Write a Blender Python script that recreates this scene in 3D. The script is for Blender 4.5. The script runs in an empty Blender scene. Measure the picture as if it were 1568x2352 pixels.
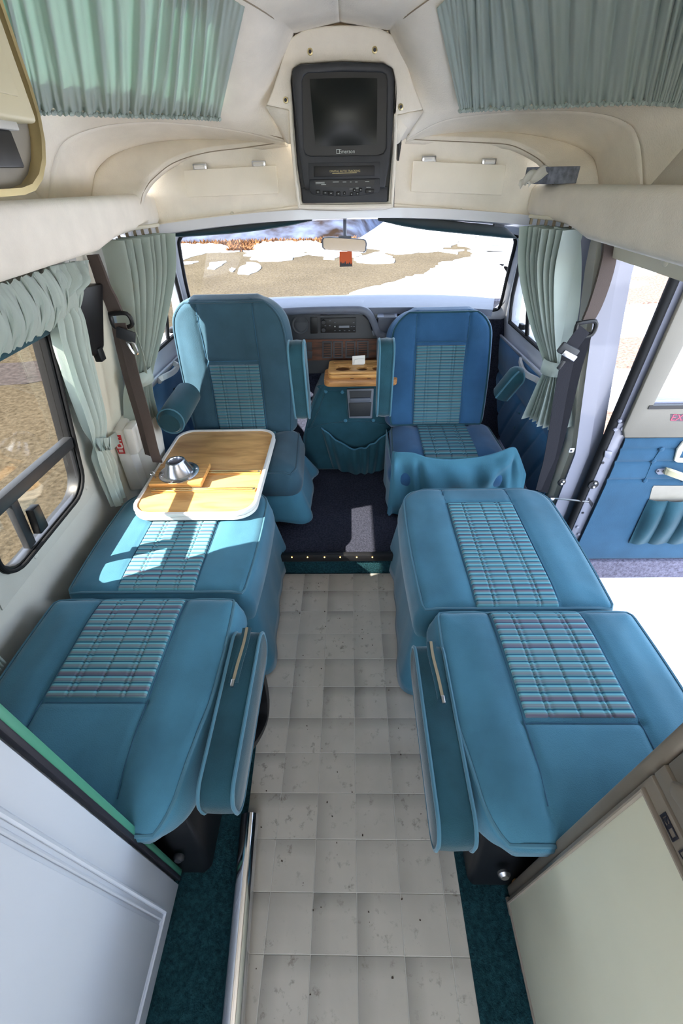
import bpy, bmesh, math, random
from mathutils import Vector, Matrix
random.seed(7)
S = bpy.context.scene
COL = S.collection

# ------------------------------------------------------------------ camera
# metres; x right, y towards the front of the van, z up, vinyl floor at z = 0
F_PX, PITCH, ROLL, YAW = 967.4, 0.68378, -0.0275, -0.0299
CAM = Vector((0.02, 0.0, 1.42736))
FW = Vector((math.sin(YAW)*math.cos(PITCH), math.cos(YAW)*math.cos(PITCH), -math.sin(PITCH)))
_r = Vector((math.cos(YAW), -math.sin(YAW), 0)); _u = _r.cross(FW)
RT = math.cos(ROLL)*_r + math.sin(ROLL)*_u
UP = -math.sin(ROLL)*_r + math.cos(ROLL)*_u
cd = bpy.data.cameras.new('camera'); cam = bpy.data.objects.new('camera', cd); COL.objects.link(cam)
cd.sensor_fit = 'VERTICAL'; cd.sensor_height = 36.0; cd.lens = F_PX/2352*36.0
cd.clip_start = 0.01; cd.clip_end = 300
cam.matrix_world = Matrix(((RT.x, UP.x, -FW.x, CAM.x), (RT.y, UP.y, -FW.y, CAM.y), (RT.z, UP.z, -FW.z, CAM.z), (0, 0, 0, 1)))
S.camera = cam

# ------------------------------------------------------------------ light
SUN_DIR = Vector((1.0, 0.53, -1.03)).normalized()      # direction the light travels
w = bpy.data.worlds.new('world'); S.world = w; w.use_nodes = True
nt = w.node_tree; nt.nodes.clear()
sky = nt.nodes.new('ShaderNodeTexSky'); sky.sky_type = 'NISHITA'; sky.sun_disc = False
sky.sun_elevation = math.radians(43.5); sky.sun_rotation = math.radians(242)
sky.altitude = 1800; sky.air_density = 1.0; sky.dust_density = 0.6
bg = nt.nodes.new('ShaderNodeBackground'); bg.inputs['Strength'].default_value = 0.32
wo = nt.nodes.new('ShaderNodeOutputWorld')
hs = nt.nodes.new('ShaderNodeHueSaturation'); hs.inputs['Saturation'].default_value = .55
nt.links.new(sky.outputs[0], hs.inputs['Color']); nt.links.new(hs.outputs[0], bg.inputs[0]); nt.links.new(bg.outputs[0], wo.inputs[0])
sd = bpy.data.lights.new('sun', 'SUN'); sd.energy = 7.2; sd.angle = math.radians(0.6); sd.color = (1.0, 0.95, 0.87)
sun = bpy.data.objects.new('sun', sd); COL.objects.link(sun)
sun.rotation_euler = SUN_DIR.to_track_quat('-Z', 'Y').to_euler()
vs = S.view_settings; vs.view_transform = 'Standard'; vs.look = 'None'; vs.gamma = 1.0; vs.use_curve_mapping = False
vs.exposure = 2.3
S.cycles.max_bounces = 14; S.cycles.diffuse_bounces = 8; S.cycles.glossy_bounces = 4
S.cycles.transparent_max_bounces = 16; S.cycles.caustics_reflective = False; S.cycles.caustics_refractive = False
S.cycles.use_denoising = True; S.cycles.sample_clamp_indirect = 8.0

# ------------------------------------------------------------------ helpers
def lin(c):
    return tuple(((v/255)/12.92 if v/255 <= .04045 else ((v/255+.055)/1.055)**2.4) for v in c[:3]) + (1,)

def ray(px, py):
    return FW + RT*((px-784)/F_PX) - UP*((py-1176)/F_PX)

def at(px, py, ax, v):
    """measured point of the photograph, brought to its own depth: plane ax = v"""
    d = ray(px, py); i = 'xyz'.index(ax)
    return CAM + d*((v-CAM[i])/d[i])

def wx(z):                                   # half width of the van body at height z (it leans in above z = 0.5)
    return .95 - .213*max(0.0, z-.5)

def at_wall(px, py, side, off=0.0):
    d = ray(px, py); k = .213
    t = (.95-off - k*(CAM.z-.5) - side*CAM.x)/(side*d.x + k*d.z)
    P = CAM + d*t
    return P if P.z >= .5 else at(px, py, 'x', side*(.95-off))

def mat(name, c, rough=.6, metal=0.0, noise=None, bump=None, sheen=0.0, spec=.5, coat=0.0, c2=None, tr=0.0, emis=None):
    m = bpy.data.materials.new(name); m.use_nodes = True; n = m.node_tree.nodes; l = m.node_tree.links
    b = n['Principled BSDF']; b.inputs['Base Color'].default_value = lin(c); b.inputs['Roughness'].default_value = rough
    b.inputs['Metallic'].default_value = metal; b.inputs['Specular IOR Level'].default_value = spec
    b.inputs['Coat Weight'].default_value = coat
    if sheen:
        b.inputs['Sheen Weight'].default_value = sheen; b.inputs['Sheen Roughness'].default_value = .4
    tc = n.new('ShaderNodeTexCoord')
    if noise:
        nz = n.new('ShaderNodeTexNoise'); nz.inputs['Scale'].default_value = noise[0]; nz.inputs['Detail'].default_value = 5
        l.new(tc.outputs['Object'], nz.inputs['Vector'])
        mx = n.new('ShaderNodeMix'); mx.data_type = 'RGBA'
        a = lin(c); k = noise[1]
        mx.inputs[6].default_value = tuple(v*(1-k) for v in a[:3])+(1,)
        mx.inputs[7].default_value = lin(c2) if c2 else tuple(min(1, v*(1+k)) for v in a[:3])+(1,)
        rp = n.new('ShaderNodeMapRange'); rp.inputs[1].default_value = .3; rp.inputs[2].default_value = .7
        l.new(nz.outputs['Fac'], rp.inputs[0]); l.new(rp.outputs[0], mx.inputs[0]); l.new(mx.outputs[2], b.inputs['Base Color'])
    if bump:
        nb = n.new('ShaderNodeTexNoise'); nb.inputs['Scale'].default_value = bump[0]; nb.inputs['Detail'].default_value = 4
        l.new(tc.outputs['Object'], nb.inputs['Vector'])
        bp = n.new('ShaderNodeBump'); bp.inputs['Strength'].default_value = bump[1]; bp.inputs['Distance'].default_value = .004
        l.new(nb.outputs['Fac'], bp.inputs['Height']); l.new(bp.outputs[0], b.inputs['Normal'])
    if tr:
        t = n.new('ShaderNodeBsdfTranslucent'); ms = n.new('ShaderNodeMixShader'); ms.inputs[0].default_value = tr
        t.inputs['Color'].default_value = lin(c2 or c)
        l.new(b.outputs[0], ms.inputs[1]); l.new(t.outputs[0], ms.inputs[2]); l.new(ms.outputs[0], n['Material Output'].inputs['Surface'])
    if emis:
        b.inputs['Emission Color'].default_value = lin(emis[0]); b.inputs['Emission Strength'].default_value = emis[1]
    return m

def glass_mat(name, tint=(1, 1, 1), refl=.04):
    m = bpy.data.materials.new(name); m.use_nodes = True; n = m.node_tree.nodes; l = m.node_tree.links; n.clear()
    t = n.new('ShaderNodeBsdfTransparent'); t.inputs[0].default_value = tint+(1,)
    g = n.new('ShaderNodeBsdfGlossy'); g.inputs['Roughness'].default_value = .02
    f = n.new('ShaderNodeLayerWeight'); f.inputs['Blend'].default_value = .5      # facing term: 0 head-on, 1 at grazing angles
    p = n.new('ShaderNodeMath'); p.operation = 'POWER'; p.inputs[1].default_value = 5
    q = n.new('ShaderNodeMath'); q.operation = 'MULTIPLY_ADD'; q.inputs[1].default_value = .8; q.inputs[2].default_value = refl
    ms = n.new('ShaderNodeMixShader'); o = n.new('ShaderNodeOutputMaterial')
    l.new(f.outputs['Facing'], p.inputs[0]); l.new(p.outputs[0], q.inputs[0])
    l.new(q.outputs[0], ms.inputs[0]); l.new(t.outputs[0], ms.inputs[1]); l.new(g.outputs[0], ms.inputs[2]); l.new(ms.outputs[0], o.inputs[0])
    return m

def origin(p):
    o = Vector((0, 0, 0))
    while p is not None:
        o += p.location; p = p.parent
    return o

def mk(name, V, Fc, m, parent=None, smooth=True, angle=40, uv=None, kind=None, loc=None):
    """one mesh object from world-space vertices"""
    me = bpy.data.meshes.new(name)
    off = origin(parent) if parent is not None else Vector((0, 0, 0))
    if loc is not None: off = off + Vector(loc) - (origin(parent) if parent else Vector((0, 0, 0)))
    me.from_pydata([tuple(Vector(v)-off) for v in V], [], Fc); me.update()
    bm = bmesh.new(); bm.from_mesh(me); bmesh.ops.recalc_face_normals(bm, faces=bm.faces)
    bm.to_mesh(me); bm.free()
    if smooth:
        me.polygons.foreach_set('use_smooth', [True]*len(me.polygons)); me.set_sharp_from_angle(angle=math.radians(angle))
    if m is not None: me.materials.append(m)
    if uv is not None:
        ul = me.uv_layers.new(name='UVMap')
        for lp in me.loops: ul.data[lp.index].uv = uv[lp.vertex_index]
    o = bpy.data.objects.new(name, me); COL.objects.link(o)
    if parent is not None: o.parent = parent
    if loc is not None: o.location = off - (origin(parent) if parent else Vector((0, 0, 0)))
    if kind: o['kind'] = kind
    return o

def tag(o, label=None, cat=None, group=None, kind=None):
    if label: o['label'] = label
    if cat: o['category'] = cat
    if group: o['group'] = group
    if kind: o['kind'] = kind
    return o

def thing(name, label, cat, loc, group=None):
    o = bpy.data.objects.new(name, None); o.empty_display_size = .05; COL.objects.link(o); o.location = loc
    return tag(o, label, cat, group)

def struct(name, loc=(0, 0, 0)):
    o = bpy.data.objects.new(name, None); o.empty_display_size = .05; COL.objects.link(o); o.location = loc
    o['kind'] = 'structure'; return o

def again(o, d, parent=None):
    c = o.copy(); COL.objects.link(c); c.location = o.location + Vector(d)
    if parent is not None: c.parent = parent
    return c

class MB:
    def __init__(s): s.V = []; s.F = []
    def add(s, VF):
        b = len(s.V); s.V += [tuple(v) for v in VF[0]]; s.F += [tuple(i+b for i in f) for f in VF[1]]; return s

def rbox(lo, hi, r=.005, seg=2, rot=None, piv=None):
    bm = bmesh.new(); bmesh.ops.create_cube(bm, size=1)
    lo, hi = Vector(lo), Vector(hi); c = (lo+hi)/2; d = hi-lo
    for v in bm.verts: v.co = Vector((v.co.x*d.x, v.co.y*d.y, v.co.z*d.z))
    r = min(r, .49*min(d))
    if r > 0: bmesh.ops.bevel(bm, geom=bm.edges[:]+bm.verts[:], offset=r, segments=seg, profile=.5, affect='EDGES')
    for v in bm.verts:
        p = v.co + c
        if rot is not None:
            q = Vector(piv) if piv is not None else c
            p = rot @ (p-q) + q
        v.co = p
    bm.verts.index_update()
    out = ([v.co.copy() for v in bm.verts], [tuple(v.index for v in f.verts) for f in bm.faces]); bm.free(); return out

def cr(P, t):                                # Catmull-Rom through P, t in 0..1
    n = len(P)-1; x = min(max(t, 0), 1)*n; i = min(int(x), n-1); f = x-i
    p1, p2 = P[i], P[i+1]; p0 = P[i-1] if i > 0 else p1*2-p2; p3 = P[i+2] if i+2 <= n else p2*2-p1
    return .5*((2*p1)+(p2-p0)*f+(2*p0-5*p1+4*p2-p3)*f*f+(3*p1-p0-3*p2+p3)*f**3)

def path(P, n):
    P = [Vector(p) for p in P]; return [cr(P, i/(n-1)) for i in range(n)]

def tube(P, r, seg=8, closed=False, cap=True, sub=0):
    P = [Vector(p) for p in P]
    if sub:
        if closed: Q = path(P+[P[0]], sub*len(P)+1)[:-1]
        else: Q = path(P, sub*(len(P)-1)+1)
        P = Q
    n = len(P); V = []; Fc = []
    rr = r if callable(r) else (lambda t: r)
    nrm = None
    for i in range(n):
        a = P[i-1] if (i > 0 or closed) else P[i]; b = P[(i+1) % n] if (i < n-1 or closed) else P[i]
        t = (b-a); t = t.normalized() if t.length > 1e-9 else Vector((0, 0, 1))
        if nrm is None:
            nrm = t.orthogonal().normalized()
        nrm = (nrm - t*nrm.dot(t)); nrm = nrm.normalized() if nrm.length > 1e-6 else t.orthogonal().normalized()
        bn = t.cross(nrm)
        for k in range(seg):
            a_ = 2*math.pi*k/seg; V.append(P[i] + (nrm*math.cos(a_)+bn*math.sin(a_))*rr(i/max(1, n-1)))
    m = n if closed else n-1
    for i in range(m):
        for k in range(seg):
            j = (i+1) % n; Fc.append((i*seg+k, i*seg+(k+1) % seg, j*seg+(k+1) % seg, j*seg+k))
    if cap and not closed: Fc += [tuple(range(seg))[::-1], tuple((n-1)*seg+k for k in range(seg))]
    return V, Fc

def grid(fn, nu, nv, cu=False):
    V = [fn(i/(nu-1) if not cu else i/nu, j/(nv-1)) for j in range(nv) for i in range(nu)]
    Fc = []
    for j in range(nv-1):
        for i in range(nu if cu else nu-1):
            k = (i+1) % nu; Fc.append((j*nu+i, j*nu+k, (j+1)*nu+k, (j+1)*nu+i))
    return V, Fc

def sheet(fn, nu, nv, th):
    """a sheet of thickness th: fn(u, v) -> point; closed solid"""
    A, Fa = grid(fn, nu, nv); A = [Vector(a) for a in A]; N = []
    for j in range(nv):
        for i in range(nu):
            du = A[j*nu+min(i+1, nu-1)]-A[j*nu+max(i-1, 0)]; dv = A[min(j+1, nv-1)*nu+i]-A[max(j-1, 0)*nu+i]
            n = du.cross(dv); N.append(n.normalized() if n.length > 1e-12 else Vector((0, 0, 1)))
    n = len(A); V = A + [a-k*th for a, k in zip(A, N)]
    Fc = Fa + [tuple(i+n for i in f)[::-1] for f in Fa]
    ring = [i for i in range(nu)] + [j*nu+nu-1 for j in range(1, nv)] + [(nv-1)*nu+i for i in range(nu-2, -1, -1)] + [j*nu for j in range(nv-2, 0, -1)]
    for a, b in zip(ring, ring[1:]+ring[:1]): Fc.append((b, a, a+n, b+n))
    return V, Fc

def lathe(prof, c, ax=Vector((0, 0, 1)), seg=24, cap=True):
    ax = Vector(ax).normalized(); e = ax.orthogonal().normalized(); g = ax.cross(e); V = []; Fc = []
    for r, h in prof:
        for k in range(seg):
            a = 2*math.pi*k/seg; V.append(Vector(c)+ax*h+(e*math.cos(a)+g*math.sin(a))*r)
    for i in range(len(prof)-1):
        for k in range(seg): Fc.append((i*seg+k, i*seg+(k+1) % seg, (i+1)*seg+(k+1) % seg, (i+1)*seg+k))
    if cap: Fc += [tuple(range(seg))[::-1], tuple((len(prof)-1)*seg+k for k in range(seg))]
    return V, Fc

def prism(poly, d, holes=(), bev=0.0):
    """flat 3-D polygon (with holes) pushed along vector d"""
    bm = bmesh.new(); es = []
    for lp in (poly,)+tuple(holes):
        vs_ = [bm.verts.new(Vector(p)) for p in lp]
        for a, b in zip(vs_, vs_[1:]+vs_[:1]): es.append(bm.edges.new((a, b)))
    bmesh.ops.triangle_fill(bm, use_beauty=True, use_dissolve=False, edges=es)
    fs = bm.faces[:]
    r = bmesh.ops.extrude_face_region(bm, geom=fs)
    bmesh.ops.translate(bm, verts=[v for v in r['geom'] if isinstance(v, bmesh.types.BMVert)], vec=Vector(d))
    bmesh.ops.recalc_face_normals(bm, faces=bm.faces)
    if bev:
        ee = [e for e in bm.edges if len(e.link_faces) == 2 and e.calc_face_angle(0) > .6]
        bmesh.ops.bevel(bm, geom=ee, offset=bev, segments=2, profile=.5, affect='EDGES')
    bm.verts.index_update()
    out = ([v.co.copy() for v in bm.verts], [tuple(v.index for v in f.verts) for f in bm.faces]); bm.free(); return out

def rrect(w, h, r, n=5, cx=0, cy=0):
    P = []
    for sx, sy, a0 in ((1, 1, 0), (-1, 1, 90), (-1, -1, 180), (1, -1, 270)):
        for k in range(n+1):
            a = math.radians(a0+90*k/n); P.append((cx+sx*(w/2-r)+r*math.cos(a), cy+sy*(h/2-r)+r*math.sin(a)))
    return P

def ribbon(P, wid, th, side):
    """flat strap along P; side = list of vectors across the strap (or one)"""
    P = [Vector(p) for p in P]; V = []; Fc = []
    n = len(P)
    for i in range(n):
        t = (P[min(i+1, n-1)]-P[max(i-1, 0)]).normalized()
        s = Vector(side[i] if isinstance(side, list) else side); s = (s-t*s.dot(t)).normalized(); q = t.cross(s)
        wv = wid(i/(n-1)) if callable(wid) else wid
        for a, b in ((-1, -1), (1, -1), (1, 1), (-1, 1)): V.append(P[i]+s*(a*wv/2)+q*(b*th/2))
    for i in range(n-1):
        for k in range(4): Fc.append((i*4+k, i*4+(k+1) % 4, (i+1)*4+(k+1) % 4, (i+1)*4+k))
    Fc += [(3, 2, 1, 0), tuple((n-1)*4+k for k in range(4))]
    return V, Fc

def text(name, s, size, pos, xd, yd, m, parent=None, ext=.0004, align='CENTER', shear=0):
    c = bpy.data.curves.new(name, 'FONT'); c.body = s; c.size = size; c.extrude = ext; c.align_x = align; c.align_y = 'CENTER'; c.shear = shear; c.resolution_u = 2
    t = bpy.data.objects.new(name, c); COL.objects.link(t); bpy.context.view_layer.update()
    me = bpy.data.meshes.new_from_object(t.evaluated_get(bpy.context.evaluated_depsgraph_get()))
    V = [v.co.copy() for v in me.vertices]; Fc = [tuple(f.vertices) for f in me.polygons]
    bpy.data.objects.remove(t); bpy.data.curves.remove(c); bpy.data.meshes.remove(me)
    xd = Vector(xd).normalized(); yd = Vector(yd); yd = (yd-xd*yd.dot(xd)).normalized(); zd = xd.cross(yd); p = Vector(pos)
    return mk(name, [p+xd*v.x+yd*v.y+zd*v.z for v in V], Fc, m, parent, smooth=False)
def rotx(a): return Matrix.Rotation(a, 3, 'X')
def roty(a): return Matrix.Rotation(a, 3, 'Y')
def rotz(a): return Matrix.Rotation(a, 3, 'Z')

# ------------------------------------------------------------------ materials
M = {}
M['velour'] = mat('teal velour', (64, 114, 136), .85, noise=(5, .22), bump=(420, .25), sheen=.35, spec=.2)
M['velour_blueshade'] = mat('blue-shaded velour', (44, 84, 120), .85, noise=(9, .14), bump=(420, .25), sheen=.3, spec=.2)  # bluer copy of the seat velour, sky-lit shade put into the colour
M['velour_dark'] = mat('dark teal velour', (32, 70, 82), .85, noise=(12, .18), bump=(420, .25), sheen=.35, spec=.2)
M['velour_shaded'] = mat('shaded copy of teal velour', (48, 76, 90), .85, noise=(9, .14), bump=(420, .25), sheen=.3, spec=.2)  # darker copy of the teal velour, the driver seat's shade in its colour
M['velour_door'] = mat('door card velour', (46, 82, 108), .85, noise=(9, .14), bump=(420, .25), sheen=.25, spec=.2)
M['cream_dimmed'] = mat('dimmed cream moulding', (124, 119, 109), .6, noise=(6, .04), bump=(500, .1), spec=.3)  # trim cream darkened against the bright snow light at the open door
M['paint_dimmed'] = mat('dimmed body paint', (128, 129, 142), .35, noise=(5, .03), spec=.5, coat=.3)  # white paint darkened to offset the strong light in the doorway
M['piping'] = mat('teal piping', (72, 114, 132), .8, sheen=.3, spec=.2)
M['skirt'] = mat('teal skirt cloth', (62, 110, 130), .9, noise=(5, .15), bump=(300, .2), sheen=.2, spec=.15)
M['headliner'] = mat('cream suede headliner', (233, 226, 213), .95, noise=(14, .05), bump=(260, .25), spec=.1)
M['trimcream'] = mat('cream moulded trim', (214, 209, 192), .6, noise=(6, .04), bump=(500, .1), spec=.3)
M['panelwhite'] = mat('pale wall panel', (190, 189, 182), .55, noise=(8, .04), bump=(300, .1), spec=.3)
M['paint'] = mat('white body paint', (216, 218, 224), .3, noise=(5, .03), spec=.5, coat=.3)
M['seam'] = mat('tan seam thread', (150, 138, 120), .9, spec=.1)  # dull tan for headliner seams and track hooks
M['curtain'] = mat('sea green curtain', (184, 196, 190), .75, bump=(500, .15), sheen=.2, spec=.25, tr=.24, c2=(164, 190, 176))
M['black'] = mat('black plastic', (22, 22, 24), .45, spec=.4)
M['blackrub'] = mat('black rubber', (18, 18, 20), .7, spec=.3)
M['darkgrey'] = mat('dark grey plastic', (44, 46, 50), .5, noise=(60, .08), spec=.4)
M['grey'] = mat('grey plastic', (112, 116, 126), .5, spec=.4)
M['dash'] = mat('grey dash vinyl', (98, 104, 118), .5, noise=(30, .05), bump=(400, .1), spec=.4)
M['dashdark'] = mat('dark dash panel', (62, 64, 68), .5, spec=.4)
M['chrome'] = mat('chrome', (215, 216, 220), .07, 1.0)
M['steel'] = mat('brushed steel', (190, 190, 192), .28, 1.0)
M['alu'] = mat('cast aluminium', (205, 205, 210), .22, 1.0, noise=(40, .05))
M['brass'] = mat('brass edging', (232, 214, 162), .34, 1.0)
M['darkmetal'] = mat('black painted steel', (20, 21, 25), .45, .3)
M['white'] = mat('white plastic', (225, 223, 218), .45, spec=.4)
M['paper'] = mat('white paper', (228, 226, 222), .8, spec=.2)
M['red'] = mat('red label', (190, 42, 48), .5)
M['beltbrown'] = mat('brown seat belt', (84, 74, 70), .75, bump=(700, .3), spec=.2)
M['beltblack'] = mat('black seat belt', (38, 38, 44), .75, bump=(700, .3), spec=.2)
M['carpet'] = mat('dark teal carpet', (30, 60, 66), 1.0, noise=(120, .45), bump=(300, 1.0), spec=.05)
M['navy'] = mat('dark navy carpet', (52, 54, 66), 1.0, noise=(140, .4), bump=(300, 1.0), spec=.05)
M['greycarpet'] = mat('grey shag carpet', (110, 107, 122), 1.0, noise=(90, .35), bump=(160, 1.0), spec=.05)
M['cabwhite'] = mat('white painted cabinet', (196, 202, 214), .35, noise=(4, .02), spec=.45)
M['cabedge'] = mat('green edge strip', (72, 140, 118), .4)
M['fridge'] = mat('cream fridge panel', (226, 223, 200), .5, noise=(5, .04), spec=.35)
M['fridgeframe'] = mat('taupe fridge frame', (138, 128, 116), .5, noise=(20, .06), spec=.35)
M['greypanel'] = mat('warm grey laminate', (150, 144, 132), .6, noise=(30, .05))
M['beige'] = mat('beige plastic', (206, 196, 162), .45, spec=.4)
M['orange'] = mat('orange card', (205, 92, 46), .7)
M['glass'] = glass_mat('clear glass', (.97, .98, .98))
M['tint'] = glass_mat('smoked glass', (.80, .79, .76))
M['screen'] = mat('dark tube glass', (20, 24, 23), .3, spec=.25)
M['blind'] = mat('pleated blind', (74, 108, 108), .8)
M['tissue'] = mat('tissue', (236, 234, 228), .9, spec=.1, tr=.3)
M['flapcream'] = mat('cream flap', (236, 228, 212), .7, noise=(10, .03), bump=(300, .1), spec=.2)
M['tealplastic'] = mat('teal door card', (64, 116, 160), .8, noise=(10, .1), bump=(420, .2), sheen=.25, spec=.2)
M['amber'] = mat('amber step lamp', (255, 170, 90), .4, emis=((255, 160, 70), 6.0))
M['zip'] = mat('worn zipper', (140, 128, 104), .5)
M['gold'] = mat('gold print', (176, 160, 110), .5)
M['silver'] = mat('silver print', (170, 176, 172), .5)
M['stitch'] = mat('stitch', (44, 86, 112), .9)
M['exitgrey'] = mat('exit sticker ground', (72, 52, 68), .5)
M['exitred'] = mat('exit letters', (190, 60, 88), .5)
M['ink'] = mat('dark ink', (34, 34, 44), .5)

def wood(name, c1, c2, scale=(1, 14, 14)):
    m = bpy.data.materials.new(name); m.use_nodes = True; n = m.node_tree.nodes; l = m.node_tree.links; b = n['Principled BSDF']
    tc = n.new('ShaderNodeTexCoord'); mp = n.new('ShaderNodeMapping'); mp.inputs['Scale'].default_value = scale
    l.new(tc.outputs['Object'], mp.inputs[0])
    nz = n.new('ShaderNodeTexNoise'); nz.inputs['Scale'].default_value = 3.0; nz.inputs['Detail'].default_value = 8; nz.inputs['Distortion'].default_value = .6
    l.new(mp.outputs[0], nz.inputs['Vector'])
    r = n.new('ShaderNodeValToRGB'); r.color_ramp.elements[0].color = lin(c1); r.color_ramp.elements[1].color = lin(c2)
    r.color_ramp.elements[0].position = .34; r.color_ramp.elements[1].position = .62
    l.new(nz.outputs['Fac'], r.inputs[0]); l.new(r.outputs[0], b.inputs['Base Color']); b.inputs['Roughness'].default_value = .45
    return m
M['ply'] = wood('birch plywood', (192, 142, 84), (224, 176, 112), (2.0, 9, 9))
M['oak'] = wood('oak block', (178, 124, 66), (222, 172, 104), (2.2, 30, 30))
M['oakdark'] = wood('oak console', (150, 96, 50), (206, 150, 92), (3, 30, 30))
M['woodgrain'] = wood('dark wood grain vinyl', (58, 34, 24), (96, 56, 36), (4, 30, 30))

def striped(name, in_shade=0):
    """woven stripe: uv.y counts the ribs, uv.x runs across the four columns"""
    m = bpy.data.materials.new(name); m.use_nodes = True; n = m.node_tree.nodes; l = m.node_tree.links; b = n['Principled BSDF']
    uv = n.new('ShaderNodeUVMap'); sx = n.new('ShaderNodeSeparateXYZ'); l.new(uv.outputs[0], sx.inputs[0])
    fr = n.new('ShaderNodeMath'); fr.operation = 'FRACT'; l.new(sx.outputs['Y'], fr.inputs[0])
    r = n.new('ShaderNodeValToRGB'); e = r.color_ramp.elements; r.color_ramp.interpolation = 'LINEAR'
    cols = [(0.0, (34, 84, 110)), (.07, (44, 96, 120)), (.13, (96, 158, 172)), (.34, (108, 168, 178)), (.42, (104, 124, 136)), (.55, (120, 142, 144)), (.70, (110, 118, 134)), (.86, (100, 146, 152)), (.95, (40, 92, 116))]
    while len(e) < len(cols): e.new(.5)
    for k, (p, c) in enumerate(cols):
        if in_shade: c = tuple(v*.80 for v in c)  # stripe colours dimmed for front seats standing in shade
        e[k].position = p; e[k].color = lin(c)
    l.new(fr.outputs[0], r.inputs[0])
    # coloured weft flecks that change from rib to rib
    fl = n.new('ShaderNodeMath'); fl.operation = 'FLOOR'; l.new(sx.outputs['Y'], fl.inputs[0])
    wn = n.new('ShaderNodeTexWhiteNoise'); wn.noise_dimensions = '1D'; l.new(fl.outputs[0], wn.inputs['W'])
    nz = n.new('ShaderNodeTexNoise'); nz.inputs['Scale'].default_value = 60; l.new(uv.outputs[0], nz.inputs['Vector'])
    mx = n.new('ShaderNodeMix'); mx.data_type = 'RGBA'; mx.blend_type = 'SOFT_LIGHT'; mx.inputs[0].default_value = .25
    l.new(r.outputs[0], mx.inputs[6]); l.new(nz.outputs['Color'], mx.inputs[7])
    gt = n.new('ShaderNodeMath'); gt.operation = 'GREATER_THAN'; gt.inputs[1].default_value = .72; l.new(wn.outputs['Value'], gt.inputs[0])
    pu = n.new('ShaderNodeMapRange'); pu.inputs[1].default_value = .5; pu.inputs[2].default_value = .62; l.new(fr.outputs[0], pu.inputs[0])
    m2 = n.new('ShaderNodeMath'); m2.operation = 'MULTIPLY'; l.new(gt.outputs[0], m2.inputs[0]); l.new(pu.outputs[0], m2.inputs[1])
    m3 = n.new('ShaderNodeMath'); m3.operation = 'MULTIPLY'; m3.inputs[1].default_value = .55; l.new(m2.outputs[0], m3.inputs[0])
    mx2 = n.new('ShaderNodeMix'); mx2.data_type = 'RGBA'; l.new(m3.outputs[0], mx2.inputs[0]); l.new(mx.outputs[2], mx2.inputs[6])
    mx2.inputs[7].default_value = lin((104, 80, 104)) if in_shade == 0 else lin((70, 110, 130))
    l.new(mx2.outputs[2], b.inputs['Base Color']); b.inputs['Roughness'].default_value = .9; b.inputs['Specular IOR Level'].default_value = .15
    return m
M['stripe'] = striped('woven stripe cloth')
M['stripe_shaded'] = striped('woven shaded stripe cloth', 1)

# ================================================================== OUTSIDE
GZ = -.60
def ground_mat():
    m = bpy.data.materials.new('asphalt'); m.use_nodes = True; n = m.node_tree.nodes; l = m.node_tree.links; b = n['Principled BSDF']
    g = n.new('ShaderNodeNewGeometry')
    a = n.new('ShaderNodeTexNoise'); a.inputs['Scale'].default_value = 22; a.inputs['Detail'].default_value = 8; a.inputs['Roughness'].default_value = .8
    c = n.new('ShaderNodeTexNoise'); c.inputs['Scale'].default_value = .7; c.inputs['Detail'].default_value = 4
    l.new(g.outputs['Position'], a.inputs['Vector']); l.new(g.outputs['Position'], c.inputs['Vector'])
    r = n.new('ShaderNodeValToRGB'); r.color_ramp.elements[0].color = lin((47, 41, 32)); r.color_ramp.elements[1].color = lin((112, 102, 85))
    r.color_ramp.elements[0].position = .3; r.color_ramp.elements[1].position = .74
    l.new(a.outputs['Fac'], r.inputs[0])
    mx = n.new('ShaderNodeMix'); mx.data_type = 'RGBA'; mx.blend_type = 'MULTIPLY'; mx.inputs[0].default_value = .5
    l.new(r.outputs[0], mx.inputs[6]); l.new(c.outputs['Fac'], mx.inputs[7]); l.new(mx.outputs[2], b.inputs['Base Color'])
    b.inputs['Roughness'].default_value = 1.0; b.inputs['Specular IOR Level'].default_value = 0.0; return m
M['asphalt'] = ground_mat()
M['snow'] = mat('snow', (218, 219, 226), .9, noise=(3, .03), bump=(6, .6), spec=.2)
M['gravel'] = mat('brown gravel', (104, 84, 76), .95, noise=(26, .5), bump=(60, 1.0), spec=.1)
M['darkband'] = mat('dark asphalt', (62, 56, 54), .9, noise=(18, .4), spec=.05)
M['leaves'] = mat('dry brown grass', (106, 72, 44), .95, noise=(14, .6), spec=.1)
M['hill'] = mat('shaded rocky slope', (52, 40, 30), .95, noise=(1.3, .5), c2=(84, 92, 112), spec=.0)  # shade on the far slope is put into these dark bluish tones
M['concrete'] = mat('grey concrete', (150, 150, 156), .9, noise=(12, .15))
g = struct('ground')
mk('surface', *grid(lambda u, v: Vector((-60+120*u, -60+120*v, GZ)), 13, 13), M['asphalt'], g, smooth=False)
def flat(name, pts, m, z=GZ, th=.02, jit=.03, seed=1, dens=.12):
    """irregular low slab on the ground: outline in pixels of the photograph or (x, y)"""
    rnd = random.Random(seed); P = [at(p[0], p[1], 'z', z) if len(p) == 2 else Vector((p[0], p[1], z)) for p in pts]
    Q = []
    for a, b in zip(P, P[1:]+P[:1]):
        k = max(2, min(30, int((b-a).length/dens/ max(1, (a-CAM).length*.12))))
        for i in range(k):
            q = a.lerp(b, i/k); s = jit*(q-CAM).length*.25; Q.append(q+Vector((rnd.uniform(-s, s), rnd.uniform(-s, s), 0)))
    return mk(name, *prism(Q, (0, 0, th)), m, g, smooth=False)
def snow(pts, seed, **k): return tag(flat('snow_patch', pts, M['snow'], seed=seed, th=.03, **k), kind='stuff')
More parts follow.
